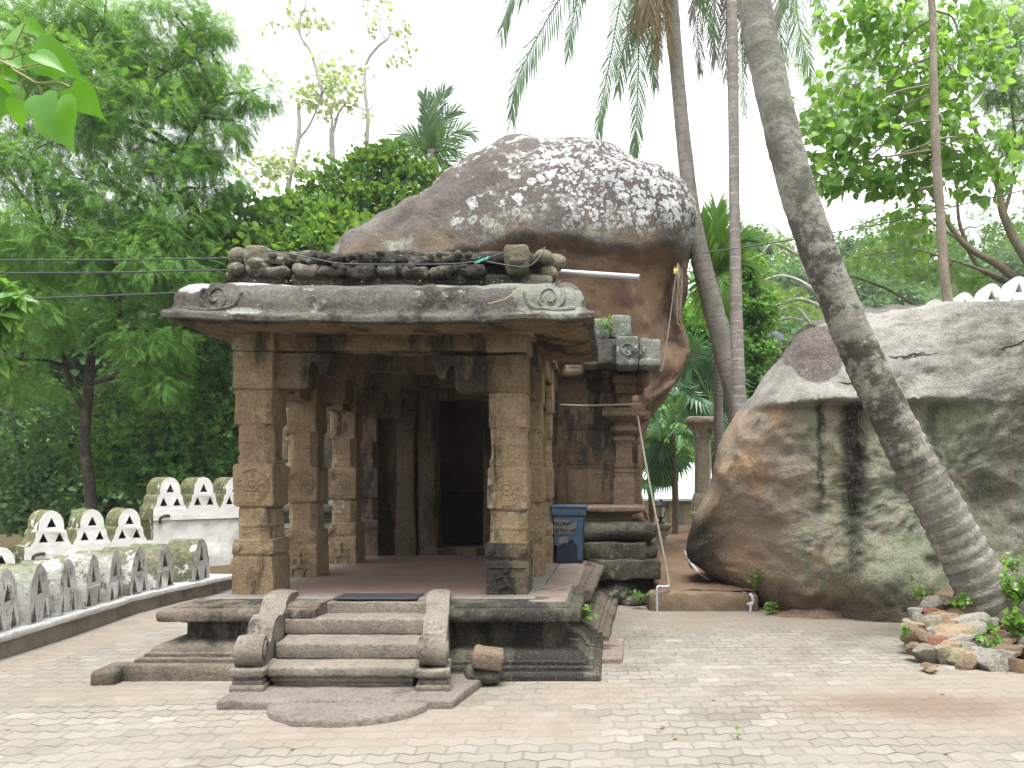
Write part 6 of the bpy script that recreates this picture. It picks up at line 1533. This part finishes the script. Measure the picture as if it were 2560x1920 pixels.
fanpalm('taller fan palm behind the palm trunks above the stone column', (1790, 1366, 17.6), (1775, 1000, 17.6), [(1730, 920), (1760, 950), (1790, 900), (1810, 960), (1740, 990), (1830, 1010), (1790, 1030), (1815, 1080), (1720, 900), (1700, 950), (1700, 880)], .8, 5)
fanpalm('low fan palm with yellowing leaves close by the shrine pilaster', (1625, 1366, 17), (1625, 1180, 17), [(1625, 1120), (1645, 1090), (1620, 1160), (1640, 1170), (1610, 1200)], .5, 9)

# --- right: large leaved sapling, branching tree, distant green
tree('large_leaf_tree', 'slender tree with big soft leaves standing behind the streaked boulder', [[(2374, 775, 10.3, .07), (2362, 690, 10.3, .066), (2352, 560, 10.3, .062), (2342, 420, 10.3, .058), (2337, 280, 10.3, .054), (2334, 140, 10.3, .05), (2330, 0, 10.3, .046), (2326, -160, 10.3, .035)]],
     [(2130, 40, 11.6, 127, 69, 118), (2240, 40, 11.6, 147, 89, 172), (2390, 20, 11.6, 134, 82, 158), (2230, 170, 11.6, 174, 82, 198), (2130, 250, 11.6, 127, 62, 124), (2320, 220, 11.4, 161, 82, 198), (2090, 320, 11.6, 80, 55, 72), (2240, 300, 11.3, 161, 82, 198), (2390, 330, 11.4, 147, 82, 172), (2170, 390, 11.5, 134, 69, 158), (2085, 440, 11.6, 73, 62, 79), (2310, 420, 11.4, 120, 75, 138), (2430, 430, 11.4, 100, 69, 105), (2180, 460, 11.5, 80, 41, 58), (2270, 540, 11.6, 67, 62, 58), (2440, 140, 11.6, 107, 96, 118), (2280, 610, 11.6, 53, 34, 24), (2490, 420, 11.4, 67, 69, 45)],
     OVA, .15, L_big, B_light, limb_r=.016, twigs=140, crown_kw=dict(clump=.5, per=6, droop=.5, out=.6, flat=.6, width=1.0), base=P(2374, 775, 10.3))
br_ = [[(2620, 800, 14, 0.086), (2520, 680, 14, 0.071), (2410, 610, 14, 0.054), (2345, 510, 14, 0.038), (2290, 420, 14, 0.027), (2250, 330, 14, 0.017)], [(2560, 720, 14.2, 0.049), (2450, 670, 14.2, 0.044), (2400, 560, 14.2, 0.032), (2390, 440, 14.2, 0.024), (2370, 300, 14.2, 0.017)], [(2640, 760, 13.8, 0.086), (2560, 640, 13.8, 0.081), (2510, 540, 13.8, 0.071), (2490, 450, 13.8, 0.054), (2440, 330, 13.8, 0.038), (2400, 220, 13.8, 0.027), (2350, 120, 13.8, 0.017)],
       [(2510, 540, 13.8, 0.038), (2540, 400, 13.8, 0.027), (2530, 250, 13.8, 0.022), (2540, 100, 13.8, 0.017)], [(2500, 690, 14, 0.032), (2380, 650, 14, 0.024), (2260, 620, 14, 0.017), (2160, 640, 14, 0.011)], [(2300, 770, 14.5, 0.027), (2200, 715, 14.5, 0.022), (2100, 690, 14.5, 0.017), (2020, 710, 14.5, 0.008)], [(2430, 620, 14, 0.027), (2330, 560, 14, 0.022), (2230, 540, 14, 0.017), (2130, 570, 14, 0.008)]]
tree('branching_tree', 'many branched tree with fine feathery leaves at the right edge behind the parapet', br_,
     [(2530, 60, 13.8, 90, 80, 693), (2520, 200, 13.8, 90, 70, 630), (2540, 330, 13.8, 60, 70, 399), (2430, 120, 13.9, 80, 60, 399), (2130, 210, 14.5, 90, 80, 357), (2060, 290, 14.5, 70, 40, 231), (2180, 100, 14.5, 80, 70, 315), (2170, 640, 14.2, 60, 30, 157), (2300, 660, 14.2, 90, 45, 273), (2460, 560, 14.2, 80, 60, 252), (2240, 570, 14.2, 60, 40, 168), (2430, 700, 14.4, 80, 35, 210), (2080, 180, 14.6, 110, 110, 300), (2240, 320, 14.6, 140, 90, 300), (2380, 420, 14.4, 120, 70, 220), (2100, 400, 14.8, 90, 60, 160), (2640, 300, 13.8, 90, 250, 840), (2330, 40, 14.2, 140, 60, 420)],
     PIN, .24, leaf_mat('fine_light_leaf', [(.10, .20, .05), (.14, .26, .065), (.20, .33, .09)], .55, .5, .25), bark_mat('olive_grey_bark', (.24, .20, .14), (.17, .14, .10), lich=.2), limb_r=.016, twigs=60, crown_kw=dict(clump=.38, per=12, droop=.3, flat=.7), base=P(2620, 1000, 14))
tree('hanging_tree', 'dense drooping green tree right of the thin palm trunks', [[(1890, 1366, 18, .14), (1885, 1000, 18, .11), (1880, 760, 18, .08), (1880, 680, 18, .05)]],
     [(1880, 690, 18, 45, 45, 758), (1890, 770, 18, 50, 60, 1104), (1895, 850, 18, 45, 70, 965), (1900, 930, 18, 50, 50, 736), (1745, 830, 18.6, 60, 100, 1609), (1740, 900, 18.6, 70, 120, 1380), (1870, 1010, 18, 60, 60, 690), (1780, 1000, 18.6, 100, 120, 1609)], LEAF, .12, L_feather, B_dark, limb_r=.03, twigs=15, crown_kw=dict(clump=.30, per=30, droop=.5), base=P(1890, 1366, 18))
tree('thin_tree', 'thin nearly bare tree with yellow green sprays left of the leaning palm', [[(2120, 820, 20, .10), (2040, 730, 20, .07), (1960, 690, 20, .04), (1900, 705, 20, .02)], [(2090, 790, 20, .06), (2010, 750, 20, .05), (1950, 760, 20, .03), (1900, 790, 20, .02)], [(2000, 640, 20.2, .05), (1935, 610, 20.2, .04), (1900, 640, 20.2, .02)], [(1990, 640, 20.2, .03), (1960, 590, 20.2, .02), (1925, 560, 20.2, .012)], [(2060, 750, 20, .06), (2020, 690, 20.1, .05), (2000, 640, 20.2, .045)], [(2060, 860, 20, .05), (1990, 770, 20, .04), (1930, 790, 20, .025), (1890, 830, 20, .015)], [(2010, 800, 20, .03), (1950, 800, 20, .02), (1910, 850, 20, .012)]],
     [(1930, 730, 20, 55, 25, 90), (1990, 730, 20, 40, 25, 60), (1960, 600, 20.2, 50, 35, 60), (2010, 590, 20.2, 40, 30, 50), (2020, 760, 20, 50, 30, 70), (1890, 760, 20, 40, 20, 50)], PIN, .26, L_yel, B_pale, limb_r=.012, twigs=40, crown_kw=dict(clump=.4, per=8), base=P(2120, 1300, 20), nseg=6)

# --- foreground sprays
def heart_leaf(mb, base, axis, nrm, L, w_):
    a = Vector(axis).normalized(); s = Vector(nrm).cross(a).normalized(); n_ = a.cross(s)
    prof = [(-.04, .0), (-.10, .14), (-.09, .30), (.0, .44), (.14, .50), (.30, .47), (.46, .37), (.60, .25), (.72, .13), (.82, .055), (.92, .022), (1.0, 0)]
    b = len(mb.v); m = len(prof)
    for u, hw in prof:
        mid = max(u, 0); bend = -.16 * u * u
        for k in (-1, -.5, 0, .5, 1):
            uu = u if abs(k) > .9 else (u + (mid - u) * (1 - abs(k)))
            mb.v.append(tuple(Vector(base) + a * L * uu + s * w_ * hw * k * 2 * .5 * 2 * .5 + n_ * L * (bend + .10 * abs(k) * hw + .012 * math.sin(u * 22) * abs(k))))
    for i in range(m - 1):
        for k in range(4): mb.f.append((b + i * 5 + k, b + i * 5 + k + 1, b + (i + 1) * 5 + k + 1, b + (i + 1) * 5 + k))
def peepal_mat():
    t = NT('fresh_heart_leaf'); r = t.island()
    c = t.ramp(r, [(0, (.055, .17, .012)), (.5, (.085, .25, .014)), (1, (.11, .30, .018))])
    c = t.mix(t.ss(t.noise(60, 3, .6), .5, .75, 0, .3), c, (.08, .22, .02))
    b = t.n('ShaderNodeBsdfPrincipled'); t.L(c, b.inputs['Base Color']); b.inputs['Roughness'].default_value = .4
    t.L(t.bump(t.noise(160, 3, .6), .2, .003), b.inputs['Normal'])
    tr = t.n('ShaderNodeBsdfTranslucent'); tr.inputs[0].default_value = (.18, .45, .02, 1)
    m = t.n('ShaderNodeMixShader'); m.inputs[0].default_value = .5
    t.L(b.outputs[0], m.inputs[1]); t.L(tr.outputs[0], m.inputs[2]); t.L(m.outputs[0], t.out.inputs[0]); return t.m
pe = empty('leafy_twig', P(0, 150, 1.7), 'bright green spray of heart shaped leaves hanging close to the camera, top left', 'branch')
mb = MB(); D = 1.7
tube(mb, spline([P(-260, 60, 1.9), P(-120, 110, 1.8), P(0, 152, D), P(30, 172, D), P(70, 195, D), P(95, 208, D), P(150, 208, D), P(176, 218, D)], 6), .0032, 6)
stalks = [((0, 150), (34, 140), (34, 105)), ((20, 150), (55, 135), (88, 128)), ((40, 175), (70, 165), (100, 160)), ((40, 178), (75, 172), (96, 168)), ((95, 208), (130, 205), (182, 222)), ((92, 208), (100, 225), (104, 240)), ((60, 190), (52, 215), (46, 252)), ((95, 212), (115, 240), (136, 266)), ((10, 160), (8, 180), (10, 200)), ((30, 150), (40, 110), (62, 60)), ((5, 150), (-10, 110), (-30, 95)), ((0, 170), (-20, 200), (-30, 240))]
for st_ in stalks: tube(mb, spline([P(*q, D) for q in st_], 4), .0014, 5)
build('stem', mb, plain('twig_stem', (.2, .22, .07), .6), pe)
mb = MB()
LV = [((34, 103), (58, 32), 1.0), ((62, 58), (125, 96), .95), ((88, 128), (215, 196), 1.0), ((92, 135), (170, 175), .7), ((182, 222), (262, 300), 1.0), ((104, 242), (118, 330), .95), ((46, 254), (46, 332), 1.25), ((136, 268), (172, 378), 1.2), ((10, 200), (12, 245), 1.3), ((-30, 95), (20, 110), 1.2), ((-30, 240), (10, 270), 1.2), ((0, 130), (60, 170), .9), ((60, 108), (40, 120), 1.6), ((5, 60), (50, 78), .9), ((-10, 165), (50, 205), 1.1), ((-40, 120), (8, 150), 1.0), ((20, 215), (-10, 300), 1.1)]
rn = random.Random(2)
for (b0, t0, wr) in LV:
    dz_ = rn.uniform(-.06, .06); p0, p1 = P(*b0, D + dz_), P(*t0, D + dz_ + rn.uniform(-.03, .03)); L_ = (p1 - p0).length
    heart_leaf(mb, p0, p1 - p0, Vector((rn.uniform(-.5, .5), -1, rn.uniform(.0, .6))), L_, L_ * .78 * wr)
build('leaves', mb, peepal_mat(), pe, 80)
tw = empty('leafy_twig', P(-60, 800, 5), 'light green spray of narrow leaves at the left picture edge', 'branch')
mb = MB(); tube(mb, spline([P(-300, 900, 5), P(-120, 820, 5), P(-30, 760, 5), P(20, 745, 5)], 5), .008, 6); tube(mb, spline([P(-120, 820, 5), P(-40, 870, 5), P(10, 890, 5)], 5), .006, 6); tube(mb, spline([P(-100, 800, 5), P(-40, 700, 5), P(10, 680, 5)], 5), .006, 6)
build('stem', mb, B_brown, tw)
crown('leaves', [(5, 690, 5, 26, 14, 26), (15, 745, 5, 40, 26, 60), (10, 790, 5, 40, 40, 60), (0, 900, 5, 25, 28, 36), (-60, 800, 5, 60, 90, 120)], LEAF, .13, L_palmb, tw, droop=.9, out=.3, width=.5)

# --- undergrowth, weeds
def weed(label, px, py, d, h, n, mat, tpl=LEAF, size=.06, group='weeds'):
    root = empty('weed', P(px, py, d), label, 'plant', group); c = P(px, py, d); rn = random.Random(int(px + py))
    mb = MB(); ends = []
    for k in range(max(3, n // 5)):
        e = c + Vector((rn.uniform(-.6, .6) * h, rn.uniform(-.5, .3) * h, h * rn.uniform(.4, 1))); tube(mb, spline([c, c.lerp(e, .5) + Vector((0, 0, .1 * h)), e], 3), .003, 4); ends += [c.lerp(e, f) for f in (.5, .75, 1)]
    build('stem', mb, plain('weed_stem', (.12, .18, .05), .6), root)
    p = np.array([ends[rn.randrange(len(ends))] for _ in range(n)]) + rng.normal(size=(n, 3)) * .02
    V, T = instance(tpl, p, unit(rng.normal(size=(n, 3)) + np.array([0, -.2, .3])), unit(rng.normal(size=(n, 3)) * .4 + np.array([0, -.4, 1])), size * (.6 + .7 * rng.random(n)))
    npbuild('leaves', V, T, mat, root)
L_weed = leaf_mat('weed_leaf', [(.07, .17, .03), (.11, .24, .04), (.18, .32, .05)], .4, .4, .3)
for i, (lb, px, py, d, h, n) in enumerate((('small weed growing from the boulder foot beside the white hose', 1800, 1440, 10.2, .35, 60), ('small weed in the corner of the earth step right end', 1885, 1470, 8.9, .28, 40), ('tiny weed under the shrine footing by the bent pipe', 1600, 1505, 9.0, .12, 24), ('low weed at the left tip of the rubble heap', 2262, 1610, 6.7, .12, 40),
                                             ('leafy weed above the rubble heap beside the upright pale stone', 2310, 1500, 7.4, .16, 40), ('bright weed with strap leaves in the middle of the rubble heap', 2466, 1625, 6.25, .16, 46), ('leafy plant by the right foot of the leaning palm', 2540, 1520, 7.0, .35, 150), ('yellow green plant at the right frame edge over the rubble', 2545, 1590, 6.6, .22, 90), ('small sprig on the leaning palm root, left side', 2405, 1520, 7.1, .14, 40), ('tuft on the boulder face just left of the leaning palm', 2365, 1425, 7.7, .12, 24), ('sprig behind the leaning palm low on its right side', 2530, 1430, 7.4, .2, 60),
                                             ('tiny fern growing on the upper cornice stone beside the eave', 1512, 825, 9.35, .14, 40), ('moss tuft weed on the cracked right side of the plinth', 1462, 1545, 6.4, .10, 36), ('tiny weed at the yard edge below the earth step', 1930, 1530, 8.6, .10, 24), ('little green weed sprouting in the paving at lower right', 1845, 1845, 4.5, .025, 6))):
    weed(lb, px, py, d, h, n, L_weed, size=(.05 if n < 80 else .07) if n > 8 else .025, group='small weeds')

# fallen leaves and frangipani petals on the paving
rn = np.random.default_rng(3)
n_ = 200; p = np.stack([rn.uniform(-5, 3, n_), rn.uniform(3.4, 9.5, n_), np.full(n_, .012)], 1); p = p[~((p[:, 0] > -3.9) & (p[:, 0] < .0) & (p[:, 1] > 4.7))]
V, T = instance(LEAF, p, unit(rn.normal(size=(len(p), 3)) * np.array([1, 1, .08])), np.tile([0, 0, 1.], (len(p), 1)) + rn.normal(size=(len(p), 3)) * .2, .017 * (.4 + rn.random(len(p)) ** 2 * 1.6))
o = npbuild('fallen_leaves', V, T, leaf_mat('dry_leaf_litter', [(.10, .07, .04), (.2, .14, .07), (.3, .22, .1)], .1, .8, .1)); tag(o, kind='stuff')
n_ = 260; xs = rn.uniform(-3.2, -.4, n_); ts = rn.uniform(.15, .95, n_) ; p = np.array([eave_front(x, t) for x, t in zip(xs, ts)]) + np.array([0, -.012, .014])
V, T = instance(LEAF, p, unit(rn.normal(size=(n_, 3)) * np.array([1, .3, .4])), np.tile([0, -.5, 1.], (n_, 1)) + rn.normal(size=(n_, 3)) * .3, .015 * (.4 + rn.random(n_)))
o = npbuild('leaf_litter', V, T, leaf_mat('eave_litter', [(.10, .06, .045), (.18, .12, .07), (.26, .21, .13)], .1, .8, .1)); tag(o, kind='stuff')

# --- distant wood
def far_mass(name, lumps, size, mat, per=60):
    p, o, cc = lump_points(lumps, .30, per); n = len(p)
    V, T = instance(LEAF, p, unit(o + rng.normal(size=(n, 3)) * .7 + np.array([0, 0, -.3])), unit(rng.normal(size=(n, 3)) * .5 + np.array([0, -.3, 1])), size * (.6 + .8 * rng.random(n)))
    return tag(npbuild(name, V, T, mat), kind='stuff')
lm = [(px, py, 24, 150, 120, 4200, 2.0) for px in range(-150, 1100, 140) for py in (700, 880, 1060, 1230)]
far_mass('distant_wood', lm, .22, L_far)
# unseen foliage added behind and beside the viewer, so light comes mostly from above
ring = []
for a in np.arange(100, 441, 13.):
    if a > 395 or 100 <= a < 125: r_ = 13.0
    else: r_ = 12.0
    x_, y_ = r_ * math.cos(math.radians(a)), r_ * math.sin(math.radians(a)) + 1.0
    if y_ > 3.5 or x_ < -7: continue
    for z_ in (1.2, 4.2, 7.2): ring.append((x_, y_, z_))
cs = np.array(ring); k = rng.integers(0, len(cs), 15000); p = cs[k] + rng.normal(size=(15000, 3)) * np.array([1.3, 1.3, 1.2]); p = p[p[:, 2] > .1]
V, T = instance(LEAF, p, unit(rng.normal(size=(len(p), 3))), unit(rng.normal(size=(len(p), 3)) * .6 + np.array([0, 0, 1])), .42 * (.6 + .8 * rng.random(len(p))))
tag(npbuild('unseen_light_block_wood', V, T, L_far), kind='stuff')
def hill_z(x, y):
    t = min(1, max(0, (y - 34) / 55)); return -.2 + 23 * t * t * (3 - 2 * t) * (1 + .25 * fr((x, y, 0), .03, 3)) * min(1, max(.0, (x + 2) / 14))
grid_sheet('hill', -20, 140, 30, 150, 80, 60, hill_z, soil_mat('hill_soil', (.08, .12, .05), (.06, .09, .035), (.05, .07, .03)))
lm = []
for i in range(130):
    d = rng.uniform(36, 95); px = rng.uniform(1600, 2800); x = (px - CX) * d / F; z = hill_z(x, d)
    r_ = rng.uniform(2.2, 4.2); q = (px, CY - (z + r_ * .7 - CZ) * F / d, d, r_ * F / d, r_ * .8 * F / d, 1100, r_); lm.append(q)
far_mass('hill_forest', lm, .42, leaf_mat('hill_leaf', [(0.058, 0.130, 0.046), (0.091, 0.195, 0.065), (0.143, 0.260, 0.078)], .3, .6, .2, big=.12))

# --- damp air between the yard and the far hillside
mb = MB(); x0, x1, y0, y1, z0, z1 = -70, 160, -8, 160, -1.2, 36
mb.add([(x0, y0, z0), (x1, y0, z0), (x1, y1, z0), (x0, y1, z0), (x0, y0, z1), (x1, y0, z1), (x1, y1, z1), (x0, y1, z1)], [(0, 3, 2, 1), (4, 5, 6, 7), (0, 1, 5, 4), (1, 2, 6, 5), (2, 3, 7, 6), (3, 0, 4, 7)])
t = NT('haze_air'); pv = t.n('ShaderNodeVolumePrincipled'); pv.inputs['Color'].default_value = (.9, .95, 1, 1); pv.inputs['Density'].default_value = .0007; pv.inputs['Anisotropy'].default_value = .2
t.L(pv.outputs[0], t.out.inputs['Volume'])
tag(build('haze', mb, t.m, smooth=0), kind='stuff')
